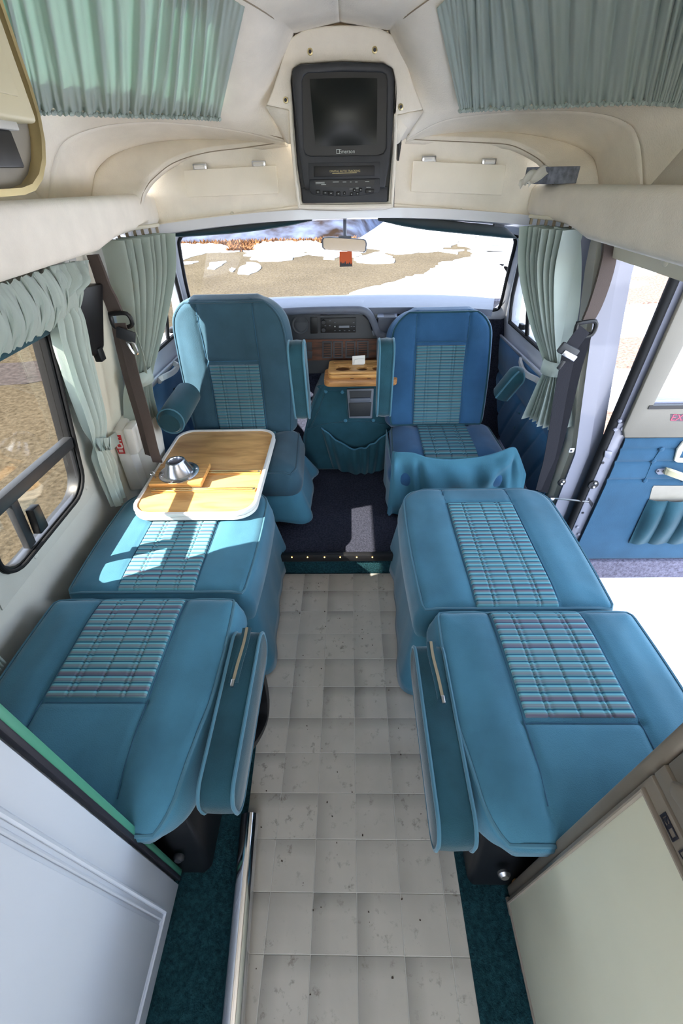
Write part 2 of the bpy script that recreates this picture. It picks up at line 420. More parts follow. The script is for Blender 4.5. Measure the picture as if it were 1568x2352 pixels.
# snow lying ahead of the windscreen (right field, strips and islands), and beside the van
snow([(700, 760), (800, 676), (880, 655), (965, 632), (1020, 605), (1085, 590), (1080, 572), (1050, 562), (1040, 552), (1090, 548), (1100, 536), (1240, 540), (1300, 600), (1300, 760), (1000, 800)], 3)
snow([(840, 500), (800, 530), (735, 566), (690, 574), (716, 585), (760, 598), (790, 585), (812, 592), (850, 571), (905, 585), (950, 582), (1000, 578), (1045, 585), (1060, 577), (1010, 575), (1040, 560), (1085, 550), (1090, 520), (1085, 500)], 4)
snow([(560, 580), (575, 596), (620, 602), (670, 596), (700, 586), (690, 566), (560, 567)], 5)
snow([(545, 622), (550, 630), (572, 632), (600, 618), (590, 606), (570, 604)], 6, jit=.015)
snow([(478, 618), (486, 605), (520, 602), (508, 610), (490, 619)], 7, jit=.012)
snow([(415, 572), (415, 598), (440, 592), (475, 582), (500, 580), (560, 578), (640, 568), (640, 566), (415, 566)], 8)
snow([(424, 608), (424, 604), (455, 602), (440, 606)], 9, jit=.01)
snow([(812, 595), (830, 590), (870, 580), (900, 592), (907, 604), (860, 607), (820, 603)], 10, jit=.012)
snow([(527, 621), (532, 617), (540, 619), (536, 625), (529, 625)], 11, jit=.006)
snow([(1.2, -3, 0), (12, -3, 0), (16, 3, 0), (16, 30, 0), (5.6, 30, 0), (3.5, 8.5, 0), (2.0, 4.2, 0), (1.4, 1.5, 0)], 12, jit=.01)
tag(flat('gravel', [(1310, 1100), (1330, 980), (1365, 945), (1440, 960), (1420, 1060)], M['gravel'], th=.05, seed=20), kind='stuff')
tag(flat('gravel', [(1392, 700), (1430, 705), (1480, 702), (1568, 695), (1568, 622), (1540, 620), (1500, 640), (1420, 644), (1480, 655), (1500, 662), (1400, 672)], M['gravel'], th=.06, seed=21), kind='stuff')
tag(flat('gravel', [(1385, 785), (1480, 782), (1490, 810), (1480, 855), (1380, 852)], M['gravel'], th=.06, seed=22), kind='stuff')
tag(flat('dark_asphalt', [(-40, 838), (60, 832), (118, 826), (118, 872), (60, 882), (-40, 888)], M['darkband'], th=.006, seed=23, jit=.006), kind='stuff')  # band of darker asphalt
k = thing('snow_bank', 'white snow bank across the lot, on the driver side of the brown leaf gap', 'snow bank', (-5.7, 16.4, GZ), 'low snow banks at the far side of the lot')
def bank(x0, x1, y, p, seed):
    rnd = random.Random(seed)
    def f(u, v):
        x = x0+(x1-x0)*u; a = math.pi*v; e = min(1, 6*u, 6*(1-u))
        return Vector((x+rnd.uniform(-.05, .05), y-.35*math.cos(a), GZ-.02+(.22+rnd.uniform(-.03, .03))*math.sin(a)*math.sqrt(max(0, e))))
    return mk('mound', *grid(f, 40, 9), M['snow'], p)
bank(-7.6, -3.83, 16.4, k, 1)
k = thing('snow_bank', 'white snow bank across the lot, between the brown leaf gap and the mirror', 'snow bank', (-2.0, 16.4, GZ), 'low snow banks at the far side of the lot')
bank(-3.26, -.7, 16.4, k, 2)
def tuft(name, x0, x1, y0, y1, n, seed, z=GZ, h=.35):
    rnd = random.Random(seed); V = []; Fc = []
    for i in range(n):
        x, y = rnd.uniform(x0, x1), rnd.uniform(y0, y1); a = rnd.uniform(0, 6.28); hh = h*rnd.uniform(.4, 1.1); ww = .05*rnd.uniform(.6, 2)
        b = len(V); V += [(x-ww*math.cos(a), y-ww*math.sin(a), z), (x+ww*math.cos(a), y+ww*math.sin(a), z), (x+rnd.uniform(-.15, .15), y+rnd.uniform(-.15, .15), z+hh)]
        Fc.append((b, b+1, b+2))
    return tag(mk(name, V, Fc, M['leaves'], g, smooth=False), kind='stuff')
tuft('dry_leaves', -3.95, -3.15, 16.0, 17.0, 1500, 31, h=.13)
tuft('dry_grass', -9, .3, 16.95, 17.7, 2400, 32, h=.20)
tuft('dry_grass', 3.4, 7.5, 21.5, 23.5, 900, 33, h=.35)
def hillf(u, v):
    x = -60+120*u; q = min(1, max(0, x/2.5)); y = 17.3+9*q*q*(3-2*q)+40*v
    return Vector((x, y, GZ-.1+12*v+.8*math.sin(x*.31+y*.2)*v+.5*math.sin(x*.9+y*.7)*v))
tag(mk('hill', *grid(hillf, 160, 60), M['hill']), kind='structure')
snow([(-5, -9, 0), (1.2, -9, 0), (1.2, -2.3, 0), (-2.5, -2.3, 0)], 14, jit=.01)  # unseen snow added behind the van to bounce light onto the ceiling
# grey block standing in for the grey metal bracket between side door and pillar
k = thing('bracket_standin', 'stand-in grey block lying outside between the door pillar and open side door', 'grey block', (2.75, 4.2, GZ))
mk('block', *prism([(2.35, 4.0, GZ), (2.35, 4.35, GZ), (2.35, 4.28, GZ+.16), (2.35, 4.07, GZ+.16)], (.9, 0, 0), bev=.02), M['concrete'], k)

# ================================================================== BODY SHELL
floor = struct('floor', (0, 0, 0))
mk('floor_base', *rbox((-.97, -1.8, -.12), (.97, 1.31, -.004), 0), M['carpet'], floor, smooth=False)
mk('underlay', *rbox((-.306, -1.8, -.01), (.289, 1.307, -.0008), 0), M['panelwhite'], floor, smooth=False)
mk('side_carpet', *rbox((-.96, -1.8, -.006), (-.30, 1.31, .004), .002), M['carpet'], floor)
mk('side_carpet', *prism([(-.31, .80, -.003), (-.301, .80, -.003), (-.284, .40, -.003), (-.262, -.1, -.003), (-.262, -1.8, -.003), (-.31, -1.8, -.003)], (0, 0, .0065)), M['carpet'], floor, smooth=False)
mk('side_carpet', *rbox((.287, -1.8, -.006), (.96, 1.31, .004), .002), M['carpet'], floor)
def tile_mat():
    m = bpy.data.materials.new('vinyl tile'); m.use_nodes = True; n = m.node_tree.nodes; l = m.node_tree.links; b = n['Principled BSDF']
    tc = n.new('ShaderNodeTexCoord'); sx = n.new('ShaderNodeSeparateXYZ'); l.new(tc.outputs['Object'], sx.inputs[0])
    oi = n.new('ShaderNodeObjectInfo'); gm = n.new('ShaderNodeNewGeometry')
    def mr(s, a, b_, c=0, d=1):
        q = n.new('ShaderNodeMapRange'); q.inputs[1].default_value = a; q.inputs[2].default_value = b_; q.inputs[3].default_value = c; q.inputs[4].default_value = d; l.new(s, q.inputs[0]); return q.outputs[0]
    def mth(op, a, b_):
        q = n.new('ShaderNodeMath'); q.operation = op
        for i, s in enumerate((a, b_)):
            if isinstance(s, (int, float)): q.inputs[i].default_value = s
            else: l.new(s, q.inputs[i])
        return q.outputs[0]
    ex = mr(sx.outputs['X'], .0, .045); ey = mr(sx.outputs['Y'], .11, .07)     # printed shading along two edges of each square
    w1 = mth('FRACT', mth('MULTIPLY', oi.outputs['Random'], 7.31), 0); w2 = mth('FRACT', mth('MULTIPLY', oi.outputs['Random'], 23.7), 0)
    dk = mth('MULTIPLY', mth('SUBTRACT', 1, ex), w1); dk2 = mth('MULTIPLY', mth('SUBTRACT', 1, ey), w2)
    f = mth('ADD', dk, dk2)
    nz = n.new('ShaderNodeTexNoise'); nz.inputs['Scale'].default_value = 7; nz.inputs['Detail'].default_value = 6; l.new(gm.outputs['Position'], nz.inputs['Vector'])
    st = n.new('ShaderNodeTexNoise'); st.inputs['Scale'].default_value = 34; st.inputs['Detail'].default_value = 7; st.inputs['Roughness'].default_value = .7; l.new(gm.outputs['Position'], st.inputs['Vector'])
    stain = mth('MULTIPLY', mr(st.outputs['Fac'], .56, .70), mr(nz.outputs['Fac'], .40, .58))
    mx = n.new('ShaderNodeMix'); mx.data_type = 'RGBA'; mx.inputs[6].default_value = lin((186, 181, 171)); mx.inputs[7].default_value = lin((132, 129, 123))
    l.new(mth('MINIMUM', mth('MULTIPLY', f, .75), 1), mx.inputs[0])
    m1 = n.new('ShaderNodeMix'); m1.data_type = 'RGBA'; m1.blend_type = 'MULTIPLY'; m1.inputs[0].default_value = 1
    v = mr(nz.outputs['Fac'], .3, .7, .88, 1.04); l.new(mx.outputs[2], m1.inputs[6]); l.new(v, m1.inputs[7])
    m2 = n.new('ShaderNodeMix'); m2.data_type = 'RGBA'; m2.inputs[7].default_value = lin((84, 74, 60)); l.new(m1.outputs[2], m2.inputs[6]); l.new(mth('MULTIPLY', stain, .8), m2.inputs[0])
    l.new(m2.outputs[2], b.inputs['Base Color']); b.inputs['Roughness'].default_value = .55; b.inputs['Specular IOR Level'].default_value = .3
    return m
M['tile'] = tile_mat()
TS = .11; full = None
for r in range(-1, 15):
    for c in range(-1, 5):
        x0 = (c-1.95)*TS+.02; y1 = (12-r)*TS-.002; y0 = y1-TS
        if y1 > 1.34: continue
        xa, xb, ya, yb = max(x0, -.305)-x0, min(x0+TS, .288)-x0, 0, min(TS, 1.306-y0)
        part = xb-xa < TS-.001 or yb < TS-.001
        if xb-xa < .01: continue
        if full is not None and not part:
            t = again(full, Vector((x0, y0, 0))-full.location, floor); continue
        t = mk('tile', *rbox((x0+xa+.0006, y0+ya+.0006, -.004), (x0+xb-.0006, y0+yb-.0006, .0), .0008, 1), M['tile'], floor, smooth=False, loc=(x0, y0, 0))
        if not part: full = t
# crumbs of dried mud on the vinyl
rnd = random.Random(5); mb = MB()
for i in range(70):
    x, y = rnd.uniform(-.29, .27), rnd.uniform(0, 1.3); s = rnd.uniform(.0006, .0017)
    mb.add(rbox((x-s*1.4, y-s, .0), (x+s*1.4, y+s, s), 0, rot=rotz(rnd.uniform(0, 3)), piv=(x, y, 0)))
tag(mk('mud_crumbs', mb.V, mb.F, mat('mud', (66, 54, 42), .95), smooth=False), kind='stuff')

# raised cab floor with its riser
step = struct('floor_cab', (0, 1.31, 0))
mk('cab_carpet', *rbox((-.96, 1.322, -.05), (.96, 2.6, .113), .008, 3), M['navy'], step)
mk('riser', *rbox((-.96, 1.312, -.004), (.96, 1.33, .084), .002), M['carpet'], step)
k = thing('step_light_strip', 'black strip of tiny amber lamps along the step edge between the seats', 'light strip', (0, 1.31, .085))
mk('strip', *rbox((-.34, 1.300, .085), (.25, 1.324, .124), .004), M['black'], k)
l0 = None
for px in (670, 706, 745, 781, 819, 855):
    p = at(px, 1280, 'y', 1.2985)
    if l0 is None: l0 = mk('lamp', *rbox(p-Vector((.0022, .0015, .0022)), p+Vector((.0022, .0015, .0022)), .001, 1), M['amber'], k, loc=p); p0 = p
    else: again(l0, p-p0)

def wall_cells(side, ys, zs, holes, th=.03):
    """leaning side wall with openings, built from cells with real thickness"""
    V = []; Fc = []; ny, nz = len(ys), len(zs)
    def out(y0, y1, z0, z1): return not any(y0 >= h[0]-1e-6 and y1 <= h[1]+1e-6 and z0 >= h[2]-1e-6 and z1 <= h[3]+1e-6 for h in holes)
    for t in (0, th):
        for z in zs:
            for y in ys: V.append((side*(wx(z)+t), y, z))
    N = ny*nz
    keep = {(i, j) for i in range(ny-1) for j in range(nz-1) if out(ys[i], ys[i+1], zs[j], zs[j+1])}
    for i, j in keep:
        a = j*ny+i; q = (a, a+1, a+1+ny, a+ny); Fc += [q, tuple(v+N for v in q)[::-1]]
        for di, dj, e in ((-1, 0, (a, a+ny)), (1, 0, (a+1, a+1+ny)), (0, -1, (a, a+1)), (0, 1, (a+ny, a+1+ny))):
            if (i+di, j+dj) not in keep: Fc.append((e[0], e[1], e[1]+N, e[0]+N))
    return V, Fc
zs = [-.13, .2, .5, .555, .8, 1.0, 1.165, 1.34]
wl = struct('wall_left', (-.95, 0, 0))
mk('side_panel', *wall_cells(-1, [-1.8, -1.2, -.6, 0, .34, .76, 1.212, 1.44], zs, [(.76, 1.212, .555, 1.165)]), M['panelwhite'], wl, smooth=False)
mk('pillar_panel', *wall_cells(-1, [1.44, 1.56, 1.66], zs, []), M['trimcream'], wl, smooth=False)
wr = struct('wall_right', (.95, 0, 0))
mk('side_panel', *wall_cells(1, [-1.8, -1.2, -.6, 0, .36], zs, []), M['panelwhite'], wr, smooth=False)
mk('door_header', *wall_cells(1, [.36, .8, 1.2, 1.5], [1.205, 1.34], []), M['trimcream'], wr, smooth=False)
hp = Vector((.795, 1.2, 1.235)); hp = at_wall(1532, 599, 1, -.004)
mk('screw_cap', *lathe([(.014, -.002), (.013, .006), (.008, .010)], hp, (-1, 0, -.2), 16), M['trimcream'], wr)
# the painted pillar ahead of the side doorway, and its fittings
def ribx(y0, y1, z0, z1, x0=0, x1=.05, n=10):
    return grid(lambda u, v: Vector((0, 0, 0)), 2, 2)
pil = []
prof = [(1.500, -.01), (1.500, .045), (1.535, .055), (1.560, .02), (1.660, -.01), (1.70, -.012)]
zz = [-.14, .1, .3, .5, .7, .9, 1.05, 1.15, 1.215, 1.30]
V = []; Fc = []
for z in zz:
    lean = .02*math.sin(max(0, z-.3)*2)
    fw_ = 0 if z < 1.1 else -(z-1.1)**2*1.2
    for (y, o) in prof: V.append((wx(z)+o, y+fw_+lean*0, z))
    for (y, o) in prof[::-1]: V.append((wx(z)+o+.05, y+fw_+.01, z))
nP = len(prof)*2
for j in range(len(zz)-1):
    for i in range(nP): Fc.append((j*nP+i, j*nP+(i+1) % nP, (j+1)*nP+(i+1) % nP, (j+1)*nP+i))
mk('door_pillar', V, Fc, M['paint_dimmed'], wr, angle=30)
mk('pillar_trim', *wall_cells(1, [1.56, 1.62, 1.68], zs, [], .02), M['trimcream'], wr, smooth=False)
def pillar_pt(px, py, o=.045): return at(px, py, 'y', 1.498)
for (px, py) in ((1289, 1107),):
    p = at(px, py, 'y', 1.497)
    b = mk('striker_plate', *lathe([(.017, 0), (.017, .004), (.014, .006)], p, (0, -1, .05), 20), M['black'], wr)
    for d in (-.006, .007):
        mk('striker_bolt', *lathe([(.0055, .004), (.0055, .010), (.003, .011)], p+Vector((d*.3, 0, d)), (0, -1, .05), 10), M['steel'], b)
p = at(1312, 1034, 'y', 1.497); mk('latch_plate', *rbox(p-Vector((.010, .003, .010)), p+Vector((.010, .002, .010)), .002), M['paint'], wr)
mk('latch_slot', *rbox(p-Vector((.006, .006, .004)), p+Vector((.001, .002, .004)), .001), M['ink'], wr)

fw_ = struct('wall_front', (0, 2.5, .3))
mk('firewall', *rbox((-.97, 2.56, -.13), (.97, 2.62, .84), 0), M['navy'], fw_, smooth=False)
mk('hood', *prism([(-.9, 2.60, .70), (-.9, 3.25, .58), (-.9, 3.25, .54), (-.9, 2.60, .66)], (1.95, 0, 0), bev=.01), M['paint'], fw_)
mk('toe_board', *prism([(-.97, 2.30, .11), (-.97, 2.58, .11), (-.97, 2.58, .42)], (1.94, 0, 0)), M['navy'], fw_, smooth=False)
# unseen back of the van, behind the camera: opening sized to let fill light in
wb = struct('wall_back', (0, -1.8, 0))
mk('back_panel', *prism([(-.97, -1.8, -.12), (.97, -1.8, -.12), (.97, -1.8, .5), (.76, -1.8, 1.45), (.68, -1.8, 1.86), (-.68, -1.8, 1.86), (-.76, -1.8, 1.45), (-.97, -1.8, .5)], (0, -.03, 0),
      holes=([(-.62, -1.8, .30), (.62, -1.8, .30), (.62, -1.8, 1.74), (-.62, -1.8, 1.74)],)), M['panelwhite'], wb, smooth=False)
# ---------------------------------------------------------------- hightop headliner
def Pm(rows):
    return [[at(x, y, 'y', v) for (x, y, v) in r] for r in rows]
def head(side):
    if side < 0:
        rows = Pm([[(660, 326, 1.86), (560, 340, 1.88), (470, 352, 1.88), (400, 375, 1.87), (355, 410, 1.84), (338, 432, 1.80), (330, 448, 1.76), (326, 470, 1.74)],
            [(657, 323, 1.87), (555, 318, 1.92), (440, 315, 1.94), (340, 325, 1.93), (260, 350, 1.88), (220, 390, 1.82), (210, 430, 1.75), (205, 470, 1.72)],
            [(655, 320, 1.80), (560, 292, 1.79), (430, 272, 1.77), (330, 268, 1.74), (230, 278, 1.68), (150, 310, 1.60), (112, 370, 1.52), (100, 470, 1.49)],
            [(612, 240, 1.75), (545, 266, 1.74), (430, 257, 1.72), (330, 252, 1.68), (230, 247, 1.62), (100, 240, 1.51), (10, 245, 1.40), (-60, 300, 1.30)],
            [(672, 66, 1.72), (600, 8, 1.5)]])
    else:
        rows = Pm([[(932, 320, 1.86), (1010, 324, 1.88), (1100, 328, 1.88), (1170, 334, 1.87), (1225, 360, 1.84), (1250, 382, 1.80), (1262, 400, 1.76), (1268, 440, 1.74)],
            [(931, 315, 1.87), (1020, 305, 1.92), (1120, 300, 1.94), (1220, 308, 1.93), (1310, 330, 1.88), (1360, 360, 1.82), (1375, 400, 1.75), (1380, 440, 1.72)],
            [(930, 312, 1.80), (1010, 268, 1.79), (1110, 250, 1.77), (1234, 243, 1.74), (1359, 245, 1.68), (1440, 268, 1.60), (1478, 320, 1.52), (1488, 440, 1.49)],
            [(970, 250, 1.75), (1035, 243, 1.74), (1110, 234, 1.72), (1234, 228, 1.68), (1340, 222, 1.62), (1470, 216, 1.51), (1560, 220, 1.40), (1640, 270, 1.30)],
            [(897, 58, 1.72), (950, 8, 1.5)]])
    rows[4] += [Vector((side*x, y, z)) for x, y, z in ((.36, 1.38, 1.785), (.46, 1.28, 1.80), (.55, 1.18, 1.81), (.62, 1.08, 1.815), (.66, .98, 1.82), (.69, .8, 1.82))]
    rows.append([Vector((0, y, z)) for y, z in ((1.72, 1.745), (1.5, 1.745), (1.32, 1.800), (1.16, 1.815), (1.0, 1.825), (.85, 1.832), (.7, 1.838), (.5, 1.840))])
    return rows
HL, HR = head(-1), head(1)
def hsurf(rows, a, b, u, v):                  # rows a..b, v 0..1 between them, u along the row
    return cr(rows[a], u)*(1-v)+cr(rows[b], u)*v
ceil = struct('ceiling', (0, .6, 1.84))
def loft(rows, lo, hi, nu, nv, skip=None):
    V = []; Fc = []
    cs = [[cr(r, i/(nu-1)) for i in range(nu)] for r in rows[lo:hi+1]]
    nr = (hi-lo)*nv+1
    for j in range(nr):
        q = j/nv; k = min(int(q), hi-lo-1); f = q-k
        for i in range(nu): V.append(cs[k][i].lerp(cs[k+1][i], f))
    for j in range(nr-1):
        for i in range(nu-1):
            if skip and skip(i/(nu-1), lo+(j+.5)/nv): continue
            Fc.append((j*nu+i, j*nu+i+1, (j+1)*nu+i+1, (j+1)*nu+i))
    return V, Fc
def skin(name, VF, parent, away=.025):
    o = mk(name, VF[0], VF[1], M['headliner'], parent, angle=50)
    s = o.modifiers.new('thick', 'SOLIDIFY'); s.thickness = away; s.offset = 0
    return o
# recess above the shelf is one padded panel, the wall over it another (with the nose window left open)
mk('nose_wall', *prism([Vector((x, 1.955, z)) for x, z in ((-.26, 1.30), (.26, 1.30), (.26, 1.56), (.24, 1.62), (.16, 1.80), (-.16, 1.80), (-.24, 1.62), (-.26, 1.56))], (0, .02, 0)), M['headliner'], ceil, smooth=False)
mk('nose_fill', *rbox((-.16, 1.745, 1.66), (.16, 1.757, 1.80), .003), M['seam'], ceil)
mk('nose_cap', *prism([Vector((x, 1.60, 1.775)) for x in (-.3, .3)]+[Vector((x, 1.9, 1.765)) for x in (.3, -.3)], (0, 0, .02)), M['headliner'], ceil, smooth=False)
for nm, H in (('l', HL), ('r', HR)):
    bowl = loft(H, 0, 2, 60, 10)
    skin('recess_panel', bowl, ceil)
    wallv = loft(H, 2, 5, 64, 12, skip=(lambda u, r: 1.45/7 < u < 5.4/7 and 3.22 < r < 3.86) if nm == 'l' else None)
    skin('nose_panel', wallv, ceil)
    mk('seam', *tube([cr(H[2], i/60)+Vector((0, -.0145, 0)) for i in range(61)], .0024, 5), M['seam'], ceil)
    mk('seam', *tube([cr(H[0], i/50)+Vector((0, -.013, 0)) for i in range(51)], .0014, 5), M['seam'], ceil)
    mk('seam', *tube([cr(H[4], i/60)+Vector((0, -.008, -.012)) for i in range(12)], .0014, 5), M['seam'], ceil)
    sd_ = -1 if nm == 'l' else 1
    # hightop side running back over the cabin
    c7 = [H[j][7] for j in range(2, 6)]; c7[0] = H[2][7]
    bk = [Vector((sd_*x, -1.8, z)) for x, z in ((.87, 1.38), (.84, 1.55), (.70, 1.82), (0, 1.84))]
    mids = [Vector((sd_*x, .9, z)) for x, z in ((.865, 1.38), (.84, 1.56), (.69, 1.82), (0, 1.84))]
    V = []; Fc = []
    prof_ = [c7, mids, bk]
    for q in prof_:
        for i in range(13): V.append(q[min(i//4, 2)].lerp(q[min(i//4, 2)+1], (i % 4)/4 if i < 12 else 1))
    for a in range(2):
        for i in range(12): Fc.append((a*13+i, a*13+i+1, (a+1)*13+i+1, (a+1)*13+i))
    skin('roof_side', (V, Fc), ceil)

# ================================================================== OVERHEAD FRONT
YP = 1.88
def pl(*pts, y=YP): return [at(px, py, 'y', y) for px, py in pts]
def smooth(pts, n): return path(pts, n)
for sd_, lab in ((-1, 'left of the television'), (1, 'right of the television')):
    if sd_ < 0:
        outl = pl((300, 530), (400, 511), (470, 502), (560, 491), (690, 476), (690, 318), (660, 322), (560, 336), (470, 348), (400, 371), (355, 406), (338, 428), (330, 446), (300, 470))
        dr = pl((425, 391), (635, 379), (641, 444), (434, 453)); hg = [(459, 383), (594, 376)]; cap = (533, 491)
        nm = 'cream overhead cabinet with a hinged flap, on the driver side of the television'
    else:
        outl = pl((1300, 515), (1200, 497), (1110, 489), (1000, 479), (900, 472), (898, 314), (932, 316), (1010, 320), (1100, 324), (1170, 330), (1225, 356), (1250, 378), (1262, 396), (1300, 430))
        dr = pl((948, 369), (1159, 379), (1149, 448), (942, 440)); hg = [(985, 365), (1123, 371)]; cap = (1058, 484)
        nm = 'cream overhead cabinet with a hinged flap, beside the tissue box shelf'
    c0 = sum(outl, Vector())/len(outl)
    k = thing('overhead_cabinet', nm, 'cabinet', (c0.x, YP, outl[3].z), 'overhead cabinets either side of the television')
    mk('face_panel', *prism(outl, (0, .05, 0)), M['headliner'], k, smooth=False)
    e = outl[:5] if sd_ < 0 else outl[:5]
    mk('lower_piping', *tube([p+Vector((0, -.004, 0)) for p in smooth(e, 24)], .006, 8), M['headliner'], k)
    d = mk('door', *prism([p+Vector((0, -.020, 0)) for p in dr], (0, .019, 0), bev=.003), M['flapcream'], k)
    for (x, y) in hg:
        p = at(x, y, 'y', YP-.014); h = mk('hinge', *rbox(p-Vector((.024, .003, .010)), p+Vector((.024, .007, .008)), .002), M['steel'], d)
        mk('hinge_barrel', *tube([p+Vector((-.017, -.006, -.001)), p+Vector((.017, -.006, -.001))], .0062, 8), M['white'], h)
    p = at(*cap, 'y', YP-.004); mk('screw_cap', *lathe([(.007, 0), (.0055, .005)], p, (0, -1, 0), 12), M['trimcream'], k)

# television housing (upholstered pod) and the set itself
YF = 1.70
pod = thing('television_housing', 'cream upholstered pod round the television, flared like a bell at mid height', 'housing', (0, 1.72, 1.33))
out_ = pl((684, 480), (667, 330), (664, 252), (612, 241), (628, 200), (642, 155), (652, 120), (668, 86), (700, 66), (745, 59), (785, 57), (830, 58), (868, 62), (902, 80), (924, 115), (940, 165), (955, 210), (971, 251), (908, 264), (908, 330), (902, 478), (790, 482), y=YF)
hole = pl((693, 466), (691, 440), (682, 380), (676, 300), (667, 185), (670, 158), (690, 146), (785, 140), (880, 144), (902, 156), (908, 185), (905, 300), (898, 380), (893, 440), (892, 464), y=YF)
mk('face', *prism(out_, (0, .03, 0), holes=(hole,), bev=.004), M['headliner'], pod, angle=50)
# flanks of the pod going back to the nose wall
def flank(a, b, dy=.13):
    P = pl(*a, y=YF+.02); Q = [at(x, y, 'y', YF+.02+dy) if 0 else Vector((p.x*.86, p.y+dy, p.z-.012)) for p, (x, y) in zip(P, a)]
    V = P+Q; n = len(P); Fc = [(i, i+1, n+i+1, n+i) for i in range(n-1)]
    o = mk(b, V, Fc, M['headliner'], pod); s_ = o.modifiers.new('thick', 'SOLIDIFY'); s_.thickness = .008; return o
flank([(684, 480), (667, 330), (664, 252), (612, 241), (628, 200), (652, 120), (668, 86), (700, 66)], 'flank')
flank([(902, 478), (908, 330), (908, 264), (971, 251), (955, 210), (924, 115), (902, 80), (868, 62)], 'flank')
flank([(684, 480), (790, 482), (902, 478)], 'underside')
flank([(700, 66), (785, 57), (868, 62)], 'top_flank')
mk('frame_edge', *tube([p+Vector((0, -.004, 0)) for p in pl((688, 478), (678, 400), (670, 300), (668, 250), y=YF)], .0055, 8), M['headliner'], pod)
mk('frame_edge', *tube([p+Vector((0, -.004, 0)) for p in pl((899, 476), (903, 400), (907, 320), (908, 264), y=YF)], .0055, 8), M['headliner'], pod)
mk('frame_edge', *tube([p+Vector((0, -.003, 0)) for p in pl((686, 474), (790, 475), (901, 472), y=YF)], .007, 8), M['headliner'], pod)
# small gores closing the flare down to the recess, and a board behind the set
for P in (((664, 252), (612, 241), (640, 288), (655, 322), (667, 330)), ((908, 264), (971, 251), (946, 288), (932, 312), (908, 330))):
    q = [at(x, y, 'y', v) for (x, y), v in zip(P, (1.705, 1.705, 1.765, 1.80, 1.715))]
    o = mk('gore', q+[sum(q, Vector())/5], [(i, (i+1) % 5, 5) for i in range(5)], M['headliner'], pod); s_ = o.modifiers.new('thick', 'SOLIDIFY'); s_.thickness = .006
mk('back_board', *prism(pl((660, 130), (915, 130), (905, 476), (686, 478), y=YF+.034), (0, .01, 0)), M['black'], pod, smooth=False)
for (x, y) in ((712, 119), (860, 115), (656, 230), (920, 246)):
    p = at(x, y, 'y', YF); s_ = mk('screw', *lathe([(.0075, -.001), (.0075, .002), (.0050, .0035)], p, (0, -1, 0), 16), M['brass'], pod)
    mk('screw_hole', *lathe([(.0046, .002), (.0040, .0045)], p, (0, -1, 0), 12), M['ink'], s_)
tv = thing('television', 'black television with a built-in tape player, set in the cream overhead pod', 'television', (0, 1.70, 1.345))
YT = 1.675
casing = pl((671, 158), (690, 147), (785, 141), (880, 145), (899, 154), (905, 180), (901, 300), (893, 380), (888, 405), (884, 432), (700, 436), (694, 410), (684, 330), (676, 240), (670, 185), y=YT)
scr = pl((693, 186), (697, 174), (706, 168), (785, 164), (876, 166), (886, 171), (889, 186), (886, 340), (880, 352), (866, 356), (712, 358), (702, 354), (697, 340), y=YT)
mk('casing', *prism(casing, (0, .10, 0), holes=(scr,), bev=.004), M['darkgrey'], tv, angle=45)
mk('lower_casing', *prism(pl((693, 432), (889, 428), (889, 464), (695, 467), y=YT+.012), (0, .06, 0), bev=.003), M['darkgrey'], tv)
ctr = at(790, 262, 'y', YT)
mk('bezel', *prism([p+Vector((0, .004, 0)) for p in scr], (0, .02, 0)), M['black'], tv)
glassq = pl((711, 182), (866, 180), (864, 331), (725, 335), y=YT)
def scf(u, v):
    a = glassq[0].lerp(glassq[1], u); b = glassq[3].lerp(glassq[2], u); p = a.lerp(b, v)
    return p+Vector((0, .003-.012*(1-(2*u-1)**2)*(1-(2*v-1)**2), 0))
mk('screen', *sheet(scf, 16, 16, .004), M['screen'], tv)
cas = pl((707, 374), (873, 371), (873, 410), (709, 413), y=YT-.001)
mk('tape_surround', *prism(cas, (0, .008, 0), bev=.002), M['darkgrey'], tv)
mk('tape_door', *prism(pl((721, 382), (860, 380), (860, 404), (721, 407), y=YT-.0035), (0, .006, 0), bev=.0015), M['black'], tv)
cp = pl((710, 413), (872, 410), (872, 436), (868, 442), (830, 449), (780, 451), (740, 450), (716, 446), (710, 436), y=YT-.003)
pan = mk('control_panel', *prism(cp, (0, .010, 0), bev=.002), M['darkgrey'], tv)
mk('display_strip', *prism(pl((722, 415), (860, 413), (859, 424), (840, 428), (780, 430), (735, 428), (723, 424), y=YT-.0042), (0, .003, 0)), M['black'], tv)
for (x, y, w_, h_) in ((730, 441, 11, 9), (747, 443, 13, 9), (760, 444, 13, 9), (777, 445, 10, 9), (791, 444, 6, 8), (807, 446, 8, 8), (814, 437, 7, 8), (821, 445, 8, 8), (828, 436, 8, 8), (849, 439, 20, 9)):
    p = at(x, y, 'y', YT-.005); q = at(x+w_, y+h_, 'y', YT-.005); hw, hh = abs(q.x-p.x)/2, abs(q.z-p.z)/2
    bt = mk('button', *rbox((p.x-hw, p.y-.0015, p.z-hh), (p.x+hw, p.y+.003, p.z+hh), min(hw, hh)*.8, 2), M['black'], tv)
    mk('button_mark', *rbox((p.x-hw*.25, p.y-.0022, p.z-.0008), (p.x+hw*.25, p.y-.0012, p.z+.0008), 0), M['silver'], bt, smooth=False)
for (x, y, w_) in ((735, 419, 22), (735, 422, 22), (743, 424, 12), (771, 418, 15), (791, 418, 9), (805, 418, 4), (818, 418, 6), (843, 417, 10), (846, 430, 11), (806, 434, 8), (820, 432, 7)):
    p = at(x, y, 'y', YT-.0045); hw = w_/2*.00128
    mk('print_mark', *rbox((p.x-hw, p.y-.0008, p.z-.0007), (p.x+hw, p.y, p.z+.0007), 0), M['silver'], tv, smooth=False)
text('brand_name', 'Emerson', .0135, at(796, 348, 'y', YT+.002), (1, 0, -.01), (0, 0, 1), M['silver'], tv, shear=.2)
